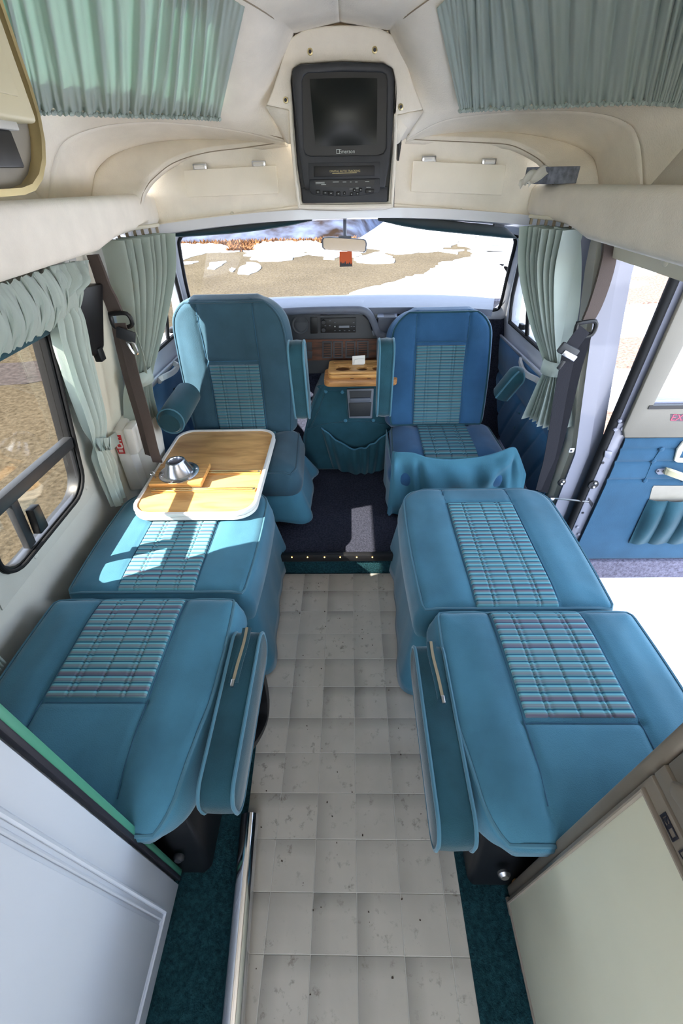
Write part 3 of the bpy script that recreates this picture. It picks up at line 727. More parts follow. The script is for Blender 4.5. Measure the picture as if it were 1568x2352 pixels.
p = at(776, 348, 'y', YT+.002)
mk('brand_emblem', *prism([p+Vector(v) for v in ((-.005, 0, -.0055), (.005, 0, -.0055), (.005, 0, .0055), (-.005, 0, .0055))], (0, -.0006, 0), holes=([p+Vector(v) for v in ((-.0035, 0, -.004), (.0035, 0, -.004), (.0035, 0, .004), (-.0035, 0, .004))],)), M['silver'], tv, smooth=False)
text('print', 'DIGITAL AUTO TRACKING', .0078, at(792, 393, 'y', YT-.0045), (1, 0, -.01), (0, 0, 1), M['gold'], tv)
p = at(791, 397.5, 'y', YT-.0042); mk('print_line', *rbox((p.x-.038, p.y-.0006, p.z-.0006), (p.x+.038, p.y, p.z+.0006), 0), M['gold'], tv, smooth=False)
br = [at(914, 283, 'y', 1.735), at(922, 283, 'y', 1.735), at(922, 330, 'y', 1.735), at(916, 370, 'y', 1.735), at(913, 366, 'y', 1.735)]
mk('bracket', *prism(br, (0, .05, 0), bev=.002), M['black'], tv)

# curtains over the two nose windows
def gather(top, bot, N, amp, seed, nrm, hem=.06):
    rnd = random.Random(seed); ph = [rnd.uniform(0, 6.28) for _ in range(8)]; fr = [rnd.uniform(.75, 1.3) for _ in range(8)]
    def f(u, v):
        s = u*N*2*math.pi
        mid = math.sin(math.pi*min(1, max(0, v)))
        a = .50*math.sin(s+1.4*math.sin(2.1*u*6+ph[0])+.9*v*math.sin(ph[1]+u*9)) + .30*math.sin(.47*s+ph[2]+1.6*v) + .2*math.sin(1.9*s+ph[3]+2*v)
        edge = .35+.65*mid
        fine = .45*math.sin(2.6*s+ph[4])*(1-mid)
        p = cr(top, u)*(1-v)+cr(bot, u)*v
        sc = hem*(1-abs(2*v-1)) if 0 else 0
        am = amp*min(1, .25+6*u)
        return p+Vector(nrm)*(am*(a*edge+fine*.6)) + Vector((0, 0, .004*math.sin(s*1.3+ph[5])*(1 if v > .96 else 0)))
    return f
for sd_, H, lab, bpx in ((-1, HL, 'gathered sea green curtain over the overhead nose window on the driver side', ((500, 256), (430, 252), (330, 249), (230, 245), (100, 239), (40, 242), (0, 246))),
                    (1, HR, 'gathered sea green curtain over the overhead nose window on the tissue box side', ((1060, 236), (1110, 233), (1234, 227), (1340, 221), (1470, 215), (1530, 216), (1580, 220)))):
    ys_ = (1.715, 1.70, 1.66, 1.60, 1.49, 1.43, 1.38)
    nrm = Vector((-sd_*.25, -.75, -.45)).normalized()
    bot = [at(x, y, 'y', v)+nrm*.034 for (x, y), v in zip(bpx, ys_)]
    t0 = at(555 if sd_ < 0 else 1010, 0, 'y', 1.5)
    top = [t0+nrm*.034, Vector((sd_*.30, 1.43, 1.762))+nrm*.034] + [Vector((sd_*x, y, z))+nrm*.034 for x, y, z in ((.36, 1.38, 1.785), (.46, 1.28, 1.80), (.55, 1.18, 1.81), (.60, 1.12, 1.812), (.64, 1.04, 1.815))]
    k = thing('curtain', lab, 'curtain', bot[3], 'curtains over the overhead nose windows')
    mk('cloth', *sheet(gather(top, bot, 19, .016, 11 if sd_ < 0 else 12, nrm), 420, 40, .0015), M['curtain'], k, angle=80)
    hb = [p+nrm*.004 for p in bot]
    mk('hem', *tube([cr(hb, i/199)+nrm*(.006*math.sin(i*1.9)) for i in range(200)], .0045, 6), M['curtain'], k)
    mk('curtain_rod', *tube([p-nrm*.004 for p in bot], .004, 6, sub=6), M['trimcream'], k)
    p = at(495 if sd_ < 0 else 1058, 251 if sd_ < 0 else 219, 'y', 1.715); mk('screw', *lathe([(.006, -.002), (.006, .004), (.004, .006)], p, (0, -1, -.3), 12), M['ink'] if sd_ < 0 else M['trimcream'], k)

# overhead shelves along both sides
def shelf(sd_, lab):
    k = thing('overhead_shelf', lab, 'shelf', (sd_*.75, .9, 1.30), 'padded shelves under the raised roof')
    ys_ = [-1.8, 0, .6, 1.0, 1.25, 1.38, 1.44, 1.50, 1.56, 1.7, 1.86, 1.94, 1.97]
    V = []; Fc = []
    for y in ys_:
        zt = 1.392-.018*max(0, y-1.0)/.9; zb = 1.262 if y < 1.38 else 1.262+min(1, (y-1.38)/.14)*.02
        if sd_ > 0: zt -= .004
        xi = .672+(.0 if y < 1.9 else (y-1.9)*.6)
        if sd_ > 0: xi -= .012
        r = .024
        sec = []
        for a in range(5): t = math.radians(90*a/4); sec.append((xi+r-r*math.sin(t), zt-r+r*math.cos(t)) if 0 else (xi+r-r*math.sin(t), zt-r+r*math.cos(t)))
        sec = [(.90, zt-.004)]+sec
        for a in range(5): t = math.radians(90*a/4); sec.append((xi+r-r*math.cos(t), zb+r-r*math.sin(t)))
        sec.append((.90, zb+.004))
        for x, z in sec: V.append((sd_*x, y, z))
    n = len(sec)
    for j in range(len(ys_)-1):
        for i in range(n): Fc.append((j*n+i, j*n+(i+1) % n, (j+1)*n+(i+1) % n, (j+1)*n+i))
    Fc += [tuple(range(n))[::-1], tuple((len(ys_)-1)*n+i for i in range(n))]
    mk('padded_body', V, Fc, M['headliner'], k, angle=50)
    return k
shelf(-1, 'long cream padded shelf over the driver side window')
shelf(1, 'long cream padded shelf over the open side door, carrying the tissue box')

# tissue box on the right-hand shelf
k = thing('tissue_box', 'blue grey patterned tissue box on the padded shelf', 'tissue box', (.67, 1.69, 1.372))
a, b, c_, d_ = at(1198, 440, 'y', 1.74), at(1253, 437, 'y', 1.655), at(1330, 430, 'y', 1.66), None
ux = (c_-b); ux.z = 0; uy = (a-b); uy.z = 0
base = [Vector((a.x, a.y, 1.376)), Vector((b.x, b.y, 1.376)), Vector((c_.x, c_.y+.03, 1.376)), Vector((a.x+(c_.x-b.x), a.y+.06, 1.376))]
hgt = .042
M['tissuebox'] = mat('tissue box print', (112, 118, 132), .6, noise=(60, .45))
mk('box', *prism(base, (0, 0, hgt), bev=.0015), M['tissuebox'], k, smooth=False)
rnd = random.Random(3)
TP = [at(x, y, 'y', v) for x, y, v in ((1282, 404, 1.70), (1266, 391, 1.70), (1244, 389, 1.69), (1224, 398, 1.675), (1209, 412, 1.665), (1203, 424, 1.655))]
def tis(u, v):
    p = cr(TP, v); a = (u-.5)*2; w_ = .022+.012*math.sin(v*3.0)
    return p+Vector((.35*a*w_, -a*w_*.9, -.010*a*a+.006*math.sin(6*u+9*v)+.004*math.sin(15*u-5*v)))
mk('tissue', *sheet(tis, 24, 30, .001), M['tissue'], k, angle=80)

# header above the windscreen, sun visors, mirror
hd = struct('trim_1', (0, 2.05, 1.29))
def headf(u, v):
    x = -.84+1.68*u; y = 1.86+.40*v; return Vector((x, y, 1.318-.055*(abs(x)/.84)**2*1.0-.035*v))
mk('header_panel', *sheet(headf, 25, 8, .03), M['paint'], hd)
for sd_, lab, P in ((-1, 'teal sun visor folded up on the driver side, with papers tucked on top', [(410, 527), (440, 528), (560, 519), (640, 508), (720, 494)]), (1, 'teal sun visor folded up on the passenger side', [(865, 494), (960, 511), (1060, 522), (1130, 529), (1172, 534)])):
    Q = [at(x, y, 'y', 2.05) for x, y in P]
    k = thing('sun_visor', lab, 'sun visor', Q[2], 'sun visors above the windscreen')
    def vf(u, v):
        p = cr(Q, u); a = 2*math.pi*v; e = min(1, 8*u, 8*(1-u))**.5
        return p+Vector((0, -.02+.085*math.cos(a), .0115*e*math.sin(a)+.010*math.cos(a)))
    V, Fc = grid(lambda u, v: vf(v, u), 18, 30, cu=True); Fc += [tuple(range(18)), tuple(29*18+i for i in range(18))]
    mk('visor_pad', V, Fc, M['velour_dark'], k, angle=50)
    e1 = (Q[-1] if sd_ < 0 else Q[0])+Vector((-sd_*.018, 0, .006)); mk('clip', *rbox(e1-Vector((.012, .012, .012)), e1+Vector((.012, .012, .02)), .004), M['white'], k)
    e2 = (Q[0] if sd_ < 0 else Q[-1])+Vector((-sd_*.05, .01, .016)); mk('pivot', *rbox(e2-Vector((.022, .012, .014)), e2+Vector((.022, .012, .022)), .006), M['grey'], k)
    if sd_ < 0:
        W_ = [at(x, y, 'y', 2.0) for x, y in ((520, 518), (545, 508), (580, 500), (615, 496), (622, 505), (560, 515))]
        mk('tucked_cloth', *prism(W_, (0, .09, 0), bev=.004), M['velour_dark'], k)

mir = thing('rear_view_mirror', 'silver rimmed rear view mirror hanging from the windscreen', 'mirror', at(789, 560, 'y', 2.16))
mq = [at(x, y, 'y', 2.14) for x, y in ((738, 551), (741, 546), (758, 545), (836, 550), (841, 553), (843, 560), (841, 577), (836, 580), (745, 574), (739, 569))]
mk('housing', *prism(mq, (0, .03, 0), bev=.004), M['grey'], mir)
cm = sum(mq, Vector())/len(mq)
mk('mirror_face', *prism([cm+(p-cm)*.93+Vector((0, -.0012, 0)) for p in mq], (0, .001, 0)), M['chrome'], mir, smooth=False)
p = at(792, 545, 'y', 2.16); mk('stem', *tube([p, p+Vector((0, .06, .05)), p+Vector((0, .10, .055))], .008, 8), M['grey'], mir)
mk('clip_bar', *rbox(p-Vector((.028, .006, .002)), p+Vector((.028, .006, .006)), .002), M['grey'], mir)
fr_ = thing('air_freshener', 'orange card with a row of dark pines, hanging below the mirror', 'air freshener', at(794, 613, 'y', 2.15))
cq = [at(x, y, 'y', 2.15) for x, y in ((779, 578), (808, 577), (809, 612), (780, 613))]
mk('card', *prism(cq, (0, .0015, 0)), M['orange'], fr_, smooth=False)
tr_ = [(780, 613), (781, 604), (783, 600), (785, 606), (788, 603), (790, 606), (792.5, 599), (795, 607), (798, 604), (800, 607), (802, 601.5), (805, 607), (807, 604), (809, 612)]
mk('pine_print', *prism([at(x, y, 'y', 2.149) for x, y in tr_], (0, .0006, 0)), M['ink'], fr_, smooth=False)

# windscreen
def ws(px, py, off=0):                        # plane of the windscreen: y 2.24 at z 1.25, y 2.50 at z .86
    d = ray(px, py); n = Vector((0, .39, .26)).normalized(); p0 = Vector((0, 2.24+off, 1.25)); t = (p0-CAM).dot(n)/d.dot(n); return CAM+d*t
win = struct('window_2', (0, 2.4, 1.0))
inn = [ws(x, y) for x, y in ((418, 540), (412, 552), (413, 570), (425, 640), (440, 700), (452, 712), (500, 713), (640, 709), (790, 705), (960, 706), (1100, 711), (1135, 711), (1148, 700), (1160, 650), (1172, 600), (1182, 560), (1180, 546), (1172, 538), (960, 505), (790, 496), (620, 505))]
cw = sum(inn, Vector())/len(inn)
outr = [Vector((p.x*1.115, p.y+.02, p.z)) + Vector((0, -.06, .10))*(1 if p.z > 1.12 else -.9) for p in inn]
frame = [[a, cr([a, (a+b)/2+Vector((0, -.015, 0)), b], .5), b] for a, b in zip(inn, outr)]
V = [p for f_ in frame for p in f_]; n_ = len(inn); Fc = []
for i in range(n_):
    j = (i+1) % n_
    for q in range(2): Fc.append((i*3+q, i*3+q+1, j*3+q+1, j*3+q))
o = mk('frame', V, Fc, M['paint'], win); s_ = o.modifiers.new('thick', 'SOLIDIFY'); s_.thickness = .02; s_.offset = 0
mk('rubber_seal', *tube([p+Vector((0, -.006, 0)) for p in inn], .009, 8, closed=True, sub=3), M['blackrub'], win)
mk('pane', *prism([cw+(p-cw)*1.01+Vector((0, .012, .008)) for p in inn], (0, .004, .003)), M['glass'], win, smooth=False)
wl_ = None
for lab, P in (('wiper blade lying along the foot of the windscreen in front of the driver seat', [(648, 703), (690, 694), (760, 697), (842, 702)]), ('wiper blade lying along the foot of the windscreen in front of the passenger seat', [(960, 690), (1020, 694), (1070, 703), (1110, 711)])):
    Q = [ws(x, y, .05) for x, y in P]
    k = thing('wiper', lab, 'wiper', Q[0], 'windscreen wipers')
    mk('blade', *ribbon(path(Q, 12), .012, .010, (0, .3, 1)), M['black'], k)
    mk('arm', *tube([Q[0]+Vector((0, .01, .008)), Q[1]+Vector((0, .02, .016)), Q[2]+Vector((0, .02, .0))], .005, 6, sub=4), M['darkmetal'], k)
k = thing('antenna', 'thin whip antenna outside the passenger end of the windscreen', 'antenna', at(1110, 702, 'y', 2.75))
mk('rod', *tube([at(1107, 709, 'y', 2.75)+Vector((-.01, 0, -.10)), at(1110, 702, 'y', 2.75), at(1146, 640, 'y', 2.75), at(1180, 548, 'y', 2.75)], .0022, 6), M['steel'], k)

# ================================================================== DASH AND ENGINE COVER
dash = thing('dashboard', 'grey dashboard with radio and air vents under the windscreen', 'dashboard', (0, 2.3, .7))
def dtop(u, v):
    x = (-.80+1.60*u)*(1-.13*v); y = 2.50-.34*v
    return Vector((x, y, .868+.02*v-.02*max(0, v-.8)*5*.2-.03*(abs(x)/.80)**3))
mk('dash_top', *sheet(dtop, 40, 10, .03), M['dash'], dash)
YD = 2.14
def dz(px, py, y=YD): return at(px, py, 'y', y)
brow = [dz(600, 724), dz(640, 717), dz(700, 713), dz(800, 711), dz(830, 712), dz(848, 722), dz(860, 745), dz(868, 765), dz(884, 772), dz(905, 772)]
bt_ = path(brow, 40)
mk('binnacle_brow', *tube([p+Vector((0, .0, 0)) for p in bt_], .017, 10), M['dash'], dash)
mk('binnacle_face', *prism([dz(600, 730, YD+.02), dz(640, 722, YD+.02), dz(830, 722, YD+.02), dz(845, 735, YD+.02), dz(857, 773, YD+.02), dz(600, 777, YD+.02)], (0, .05, 0)), M['dashdark'], dash, smooth=False)
mk('binnacle_hood', *prism([dz(600, 719, YD-.005), dz(640, 712, YD-.005), dz(830, 708, YD-.005), dz(852, 720, YD-.005), dz(850, 725, YD-.005), dz(826, 716, YD-.005), dz(640, 719, YD-.005)], (0, .2, .0), bev=.006), M['dash'], dash)
mk('lower_dash', *prism([dz(580, 774, YD+.03), dz(905, 770, YD+.03), dz(1120, 770, YD+.03), dz(1120, 850, YD+.03), dz(580, 860, YD+.03)], (0, .08, 0)), M['dashdark'], dash, smooth=False)
mk('glovebox_face', *prism([dz(868, 728, YD), dz(1120, 728, YD+.1), dz(1118, 850, YD+.06), dz(862, 850, YD+.02)], (0, .06, .0), bev=.008), M['dash'], dash)
mk('woodgrain_strip', *prism([dz(700, 780, YD+.022), dz(880, 778, YD+.022), dz(880, 826, YD+.022), dz(700, 828, YD+.022)], (0, .01, 0)), M['woodgrain'], dash, smooth=False)
pk = dz(690, 746, YD+.018)
mk('gauge_pod', *lathe([(.040, .0), (.040, .008), (.032, .006), (.030, -.012)], pk, (0, -1, .2), 26), M['dashdark'], dash)
mk('gauge_face', *lathe([(.030, -.004), (.001, -.003)], pk, (0, -1, .2), 26), M['black'], dash)
mk('dash_switch_panel', *prism([dz(712, 729, YD+.016), dz(728, 729, YD+.016), dz(729, 766, YD+.016), dz(713, 767, YD+.016)], (0, .01, 0), bev=.002), M['black'], dash)
rd = mk('radio', *prism([dz(736, 731, YD+.012), dz(817, 730, YD+.012), dz(817, 764, YD+.012), dz(736, 765, YD+.012)], (0, .02, 0), bev=.002), M['black'], dash)
for (x, y, r_) in ((743, 739, .010), (743, 757, .010)):
    mk('knob', *lathe([(r_, 0), (r_*.9, .012)], dz(x, y, YD+.011), (0, -1, 0), 16), M['darkgrey'], rd)
mk('tape_slot', *rbox(dz(778, 753, YD+.0105), dz(802, 748, YD+.0105)+Vector((0, .002, 0)), 0), M['grey'], rd, smooth=False)
p = dz(769, 750, YD+.010); mk('indicator', *rbox(p-Vector((.003, .001, .003)), p+Vector((.003, .001, .003)), .001), M['silver'], rd)
for (x, y) in ((769, 759.5), (780, 759.5), (791, 759.5), (802, 759.5), (813, 759.5), (769, 741), (758, 737), (812, 741), (807, 750), (813, 750), (747, 748), (757, 748)):
    p = dz(x, y, YD+.011); mk('key', *rbox(p-Vector((.004, .001, .0013)), p+Vector((.004, .002, .0013)), .0005, 1), M['grey'], rd)
for (xa, xb, ya, yb) in ((740, 762, 784, 823), (765, 787, 784, 823), (793, 816, 784, 822), (820, 846, 783, 822)):
    vt = mk('air_vent', *prism([dz(xa, ya, YD+.016), dz(xb, ya, YD+.016), dz(xb, yb, YD+.016), dz(xa, yb, YD+.016)], (0, .02, 0), holes=([dz(xa+3, ya+3, YD+.016), dz(xb-3, ya+3, YD+.016), dz(xb-3, yb-3, YD+.016), dz(xa+3, yb-3, YD+.016)],), bev=.001), M['dashdark'], dash, smooth=False)
    for i in range(6):
        yy = ya+6+(yb-ya-12)*i/5; mk('louvre', *rbox(dz(xa+3, yy+1, YD+.02), dz(xb-3, yy-1, YD+.02)+Vector((0, .012, 0)), 0), M['black'], vt, smooth=False)
mk('side_switch', *prism([dz(703, 787, YD+.018), dz(716, 786, YD+.018), dz(716, 805, YD+.018), dz(704, 806, YD+.018)], (0, .01, 0), bev=.002), M['dashdark'], dash)
mk('side_switch', *prism([dz(704, 807, YD+.018), dz(717, 807, YD+.018), dz(716, 824, YD+.018), dz(706, 824, YD+.018)], (0, .01, 0), bev=.002), M['dashdark'], dash)
gq = [at(x, y, 'z', .893) for x, y in ((867, 718), (912, 718), (912, 727), (866, 727))]
gr_ = mk('defrost_grille', *prism([Vector((p.x, p.y, dtop(.5, .8).z+.003)) for p in gq], (0, 0, .003), bev=.001), M['dash'], dash)
for i in range(8):
    a = at(882+i*3.1, 719.5, 'z', .893); b = at(882+i*3.1+.3, 726, 'z', .893); zz_ = dtop(.5, .8).z+.006
    mk('grille_slot', *rbox((a.x-.0035, min(a.y, b.y), zz_), (a.x+.0035, max(a.y, b.y), zz_+.001), 0), M['ink'], gr_, smooth=False)

ec = thing('engine_cover', 'teal padded engine cover between the front seats, with ash tray and gathered pouch', 'engine cover', (.05, 2.0, .113))
YE = 1.98
def ez(px, py, y=YE): return at(px, py, 'y', y)
body = [Vector((x, YE, z)) for x, z in ((-.255, .113), (-.235, .25), (-.222, .345), (-.170, .51), (-.130, .59), (-.105, .612), (.245, .612), (.29, .55), (.35, .345), (.37, .113))]
mk('cover_body', *prism(body, (0, .24, 0), bev=.02), M['velour_dark'], ec, angle=50)
mk('piping', *tube([p+Vector((0, -.004, 0)) for p in path(body, 60)], .005, 6), M['velour_dark'], ec)
for P in (((746, 900), (735, 935), (712, 985)), ((795, 896), (800, 962)), ((858, 890), (855, 962)), ((705, 985), (760, 972), (830, 968), (890, 975)), ((746, 896), (795, 898), (858, 896))):
    mk('welt', *tube([ez(x, y)+Vector((0, -.002, 0)) for x, y in P], .0035, 6, sub=4), M['velour_dark'], ec)
for (x, y) in ((748, 899), (786, 900), (793, 966), (857, 965)):
    mk('button', *lathe([(.010, -.002), (.009, .004), (.005, .007)], ez(x, y), (0, -1, 0), 12), M['velour'], ec)
at_ = mk('ash_tray_surround', *prism([ez(796, 892), ez(858, 890), ez(854, 958), ez(801, 958)], (0, -.016, 0), bev=.004), M['grey'], ec)
mk('ash_tray_recess', *prism([ez(802, 898, YE-.017), ez(853, 897, YE-.017), ez(851, 916, YE-.017), ez(804, 917, YE-.017)], (0, .004, 0)), M['dashdark'], ec, smooth=False)
mk('ash_tray_lip', *prism([ez(803, 913, YE-.016), ez(850, 912, YE-.016), ez(849, 921, YE-.016), ez(804, 922, YE-.016)], (0, -.014, 0), bev=.003), M['dash'], ec)
mk('ash_tray_drawer', *prism([ez(801, 925, YE-.016), ez(853, 924, YE-.016), ez(850, 955, YE-.016), ez(803, 956, YE-.016)], (0, -.005, 0), bev=.002), M['darkgrey'], ec)
def pouch(u, v):
    L_, R_ = ez(738, 982), ez(900, 985); top = L_.lerp(R_, u)+Vector((0, 0, -.105*math.sin(math.pi*u)**1.2))
    b0, b1 = ez(765, 1072), ez(880, 1076); bot = b0.lerp(b1, u)+Vector((0, 0, -.02*math.sin(math.pi*u)))
    p = top.lerp(bot, v); e = math.sin(math.pi*u)**.6
    p.y -= (.05*e*(.6+.4*math.sin(math.pi*v))+.009*math.sin(u*34+1.5*math.sin(9*u))*e)
    return p
mk('pouch', *sheet(pouch, 80, 14, .004), M['velour_dark'], ec, angle=70)
mk('pouch_elastic', *tube([pouch(i/60, 0)+Vector((0, -.004, .001)) for i in range(61)], .004, 6), M['velour'], ec)

co = thing('console_tray', 'wooden cup holder tray sitting on the engine cover', 'cup holder tray', (.06, 2.03, .60))
Z1 = .682
def tz(px, py, z=Z1): return at(px, py, 'z', z)
a, b = tz(757, 828), tz(752, 852)
yf, yb_ = tz(760, 855).y, tz(757, 828).y
xl, xr = tz(754, 845).x, tz(754, 845).x+.30
def ell(cx, cy, rx, ry, n=20): return [Vector((cx+rx*math.cos(2*math.pi*i/n), cy+ry*math.sin(2*math.pi*i/n), Z1)) for i in range(n)]
outl = [Vector((p[0], p[1], Z1)) for p in rrect(xr-xl, yb_-yf, .02, 5, (xl+xr)/2, (yf+yb_)/2)]
holes = []
for px in (787, 832, 861):
    c_ = tz(px, 845 if px != 832 else 846)
    if px == 832: holes.append(ell(c_.x, c_.y, .028, .026))
    elif px == 787: holes.append(ell(c_.x, c_.y-.002, .038, .034))
    else: holes.append(ell(tz(866, 844).x+.012, c_.y, .038, .034))
for (xa, xb, yy) in ((766, 798, 832.5), (808, 841, 837), (851, 885, 831)):
    p, q = tz(xa, yy), tz(xb, yy); yy_ = (p.y+q.y)/2
    holes.append([Vector((p.x, yy_-.006, Z1)), Vector((q.x, yy_-.006, Z1)), Vector((q.x, yy_+.006, Z1)), Vector((p.x, yy_+.006, Z1))])
mk('tray_top', *prism(outl, (0, 0, -.012), holes=holes, bev=.0015), M['oak'], co, angle=40)
mk('tray_body', *prism([p+Vector((0, 0, -.0142)) for p in outl], (0, 0, -.0166), bev=.0015), M['oak'], co, angle=40)
mk('hole_shade', *rbox((xl+.008, yf+.008, Z1-.0146), (xr-.008, yb_-.008, Z1-.0118), .001), M['woodgrain'], co)  # dark sheet standing for the shade down in the cup holes
fb = [tz(745, 872, Z1-.034)]
bq = [Vector((p[0], p[1], Z1-.031)) for p in rrect(xr-xl+.05, .17, .035, 6, (xl+xr)/2+.004, yf+.055)]
mk('tray_base', *prism(bq, (0, 0, -.03), bev=.004), M['oakdark'], co)
for (x, y) in ((808, 868), (847, 868)):
    p = at(x, y, 'z', Z1-.031); mk('knot', *lathe([(.011, 0), (.011, .0012), (.007, .0012)], Vector((p.x, p.y, Z1-.0312)), (0, 0, 1), 14), M['woodgrain'], co)
k = thing('receipts', 'white paper receipts standing in a slot of the wooden cup holder tray', 'receipts', tz(825, 836))
p = tz(809, 837); q = tz(838, 836)
mk('paper_slip', *prism([p+Vector((0, 0, -.02)), q+Vector((0, 0, -.02)), q+Vector((0, .006, .040)), p+Vector((0, .006, .038))], (0, .001, 0)), M['paper'], k, smooth=False)
mk('paper_slip', *prism([p+Vector((.004, -.003, -.02)), q+Vector((-.006, -.003, -.02)), q+Vector((-.005, -.002, .028)), p+Vector((.012, -.002, .024))], (0, .001, 0)), M['paper'], k, smooth=False)

# ================================================================== FRONT DOORS
def front_door(sd_, nm):
    W = lambda px, py, off=0.0: at_wall(px, py, sd_, off)
    def P(y, z, off=0.0): return Vector((sd_*(wx(z)-off), y, z))
    d = struct(nm, (sd_*.95, 2.05, .3))
    # opening: rear edge y 1.70, sill z .775, roof z 1.205, slanted front edge following the windscreen pillar
    sill = .790 if sd_ < 0 else .775
    hole = [P(1.745, sill), P(2.44, sill-.015), P(2.40, .90), P(2.28, 1.09), P(2.20, 1.175), P(2.12, 1.205), P(1.80, 1.205), P(1.755, 1.18)]
    outer = [P(1.62, .66), P(2.58, .62), P(2.58, .84), P(2.44, .98), P(2.34, 1.12), P(2.25, 1.24), P(2.20, 1.31), P(1.62, 1.31)]
    mk('window_surround', *prism(outer, (sd_*.05, 0, .01), holes=(hole,), bev=.006), M['paint'], d)
    mk('window_seal', *tube([p+Vector((-sd_*.004, 0, 0)) for p in hole], .010, 8, closed=True), M['blackrub'], d)
    mk('pane', *prism([p+Vector((sd_*.02, 0, .004)) for p in hole], (sd_*.003, 0, 0)), M['glass'], d, smooth=False)
    vb = [P(2.15, 1.20, .003), P(2.16, sill, .003)]
    mk('vent_bar', *tube(vb, .0105, 8), M['blackrub'], d)
    mk('vent_latch', *rbox(P(2.20, sill+.03, .015)-Vector((.012, .02, .012)), P(2.20, sill+.03, .015)+Vector((.012, .02, .012)), .004), M['black'], d)
    # padded card with pleats and buttons
    def card(u, v):
        y = 1.60+1.0*u; z = .12+.54*v; o = .012+.010*math.sin(math.pi*min(1, max(0, (v-.0)/1)))**.5
        if v > .62: o += .008*math.sin(math.pi*(v-.62)/.38)**.5
        q = abs(((y-1.6)/.16+v*2) % 1-.5); o -= .008*math.exp(-(q/.07)**2)*(1 if v < .6 else 0)
        o -= .010*math.exp(-((v-.60)/.02)**2)
        return P(y, z, o)
    mk('door_card', *sheet(card, 70, 40, .004), M['tealplastic'], d, angle=60)
    mk('sill_cap', *prism([P(1.62, .66, 0), P(2.58, .62, 0), P(2.58, .66, .012), P(1.62, .70, .012)], (-sd_*.014, 0, 0), bev=.004), M['paint'], d)
    # grab handle
    hp = [(364, 876), (372, 868), (392, 858), (404, 848), (406, 838), (398, 834)] if sd_ < 0 else [(1240, 882), (1232, 872), (1212, 862), (1200, 850), (1196, 838), (1194, 826)]
    mk('grab_handle', *ribbon(path([W(x, y, .045 if i not in (0, 5) else .025) for i, (x, y) in enumerate(hp)], 16), .024, .012, (0, .25, 1)), M['white'], d)
    if sd_ > 0:
        for (x, y) in ((1206, 872), (1209, 914), (1194, 948), (1183, 982), (1238, 968), (1145, 784)):
            mk('upholstery_button', *lathe([(.010, 0), (.008, .006), (.003, .009)], W(x, y, .022), (-1, 0, 0), 12), M['velour'], d)
    else:
        mk('upholstery_button', *lathe([(.010, 0), (.008, .006), (.003, .009)], W(377, 930, .022), (1, 0, 0), 12), M['velour'], d)
        mk('cup_recess', *prism([W(x, y, .03) for x, y in ((398, 892), (414, 884), (412, 900), (399, 912))], (.01, 0, 0)), M['black'], d, smooth=False)
    return d
front_door(-1, 'door_1'); front_door(1, 'door_2')
for sd_, lab, px in ((-1, 'white framed side mirror outside the driver window', (360, 785)), (1, 'white framed side mirror outside the passenger window', (1228, 775))):
    p = at(*px, 'x', sd_*1.06)
    k = thing('side_mirror', lab, 'side mirror', p)
    mk('foot', *rbox(p-Vector((.06, .06, .03)), p+Vector((.06, .06, .012)), .012), M['paint'], k)
    mk('arm', *tube([p+Vector((0, 0, .0)), p+Vector((0, -.01, .06)), p+Vector((sd_*.03, -.03, .10)), p+Vector((sd_*.10, -.05, .12)), p+Vector((sd_*.16, -.06, .08))], .010, 8, sub=5), M['black'], k)
    mk('head', *rbox(p+Vector((sd_*.13 if sd_ > 0 else -.30, -.12, .0)), p+Vector((.30 if sd_ > 0 else -.13, -.06, .22)), .02, 3), M['black'], k)

# ================================================================== SIDE WINDOW, CURTAINS, BELTS
def PL(y, z, off=0.0): return Vector((-(wx(z)-off), y, z))
win1 = struct('window_1', (-.93, .8, .86))
def rr3(y0, y1, z0, z1, r, off, n=6): return [PL(p[0], p[1], off) for p in rrect(y1-y0, z1-z0, r, n, (y0+y1)/2, (z0+z1)/2)]
inn = rr3(.775, 1.195, .572, 1.15, .075, .006)
mk('surround', *prism([PL(.72, .50, .004), PL(1.235, .50, .004), PL(1.235, 1.20, .004), PL(.72, 1.20, .004)], (-.012, 0, -.002), holes=(rr3(.758, 1.215, .556, 1.168, .085, .004),)), M['panelwhite'], win1, smooth=False)
mk('frame', *prism(rr3(.756, 1.217, .554, 1.170, .086, .010), (-.045, 0, -.008), holes=(inn,), bev=.003), M['black'], win1, angle=40)
mk('frame_lip', *tube([p+Vector((.004, 0, 0)) for p in rr3(.762, 1.204, .562, 1.160, .08, .010)], .006, 8, closed=True), M['blackrub'], win1)
mk('pane', *prism([PL(.775, .76, -.012), PL(1.195, .76, -.012), PL(1.195, 1.15, -.012), PL(.775, 1.15, -.012)], (-.003, 0, 0)), M['tint'], win1, smooth=False)
mk('sliding_pane', *prism([PL(.89, .58, -.004), PL(1.19, .58, -.004), PL(1.19, .76, -.004), PL(.89, .76, -.004)], (-.003, 0, 0)), M['tint'], win1, smooth=False)
mk('fixed_pane', *prism([PL(.775, .575, -.016), PL(.91, .575, -.016), PL(.91, .76, -.016), PL(.775, .76, -.016)], (-.003, 0, 0)), M['tint'], win1, smooth=False)
mk('transom', *prism([PL(.77, .795, .012), PL(.77, .752, .012), PL(1.20, .735, .012), PL(1.20, .775, .012)], (-.03, 0, 0), bev=.005), M['darkgrey'], win1)
mk('slider_post', *prism([PL(.885, .575, .006), PL(.915, .575, .006), PL(.905, .75, .006), PL(.875, .75, .006)], (-.022, 0, 0), bev=.003), M['darkgrey'], win1)
lt = mk('latch', *prism([PL(.905, .615, .012), PL(.945, .615, .012), PL(.935, .705, .012), PL(.905, .705, .012)], (.026, 0, 0), bev=.004), M['black'], win1)
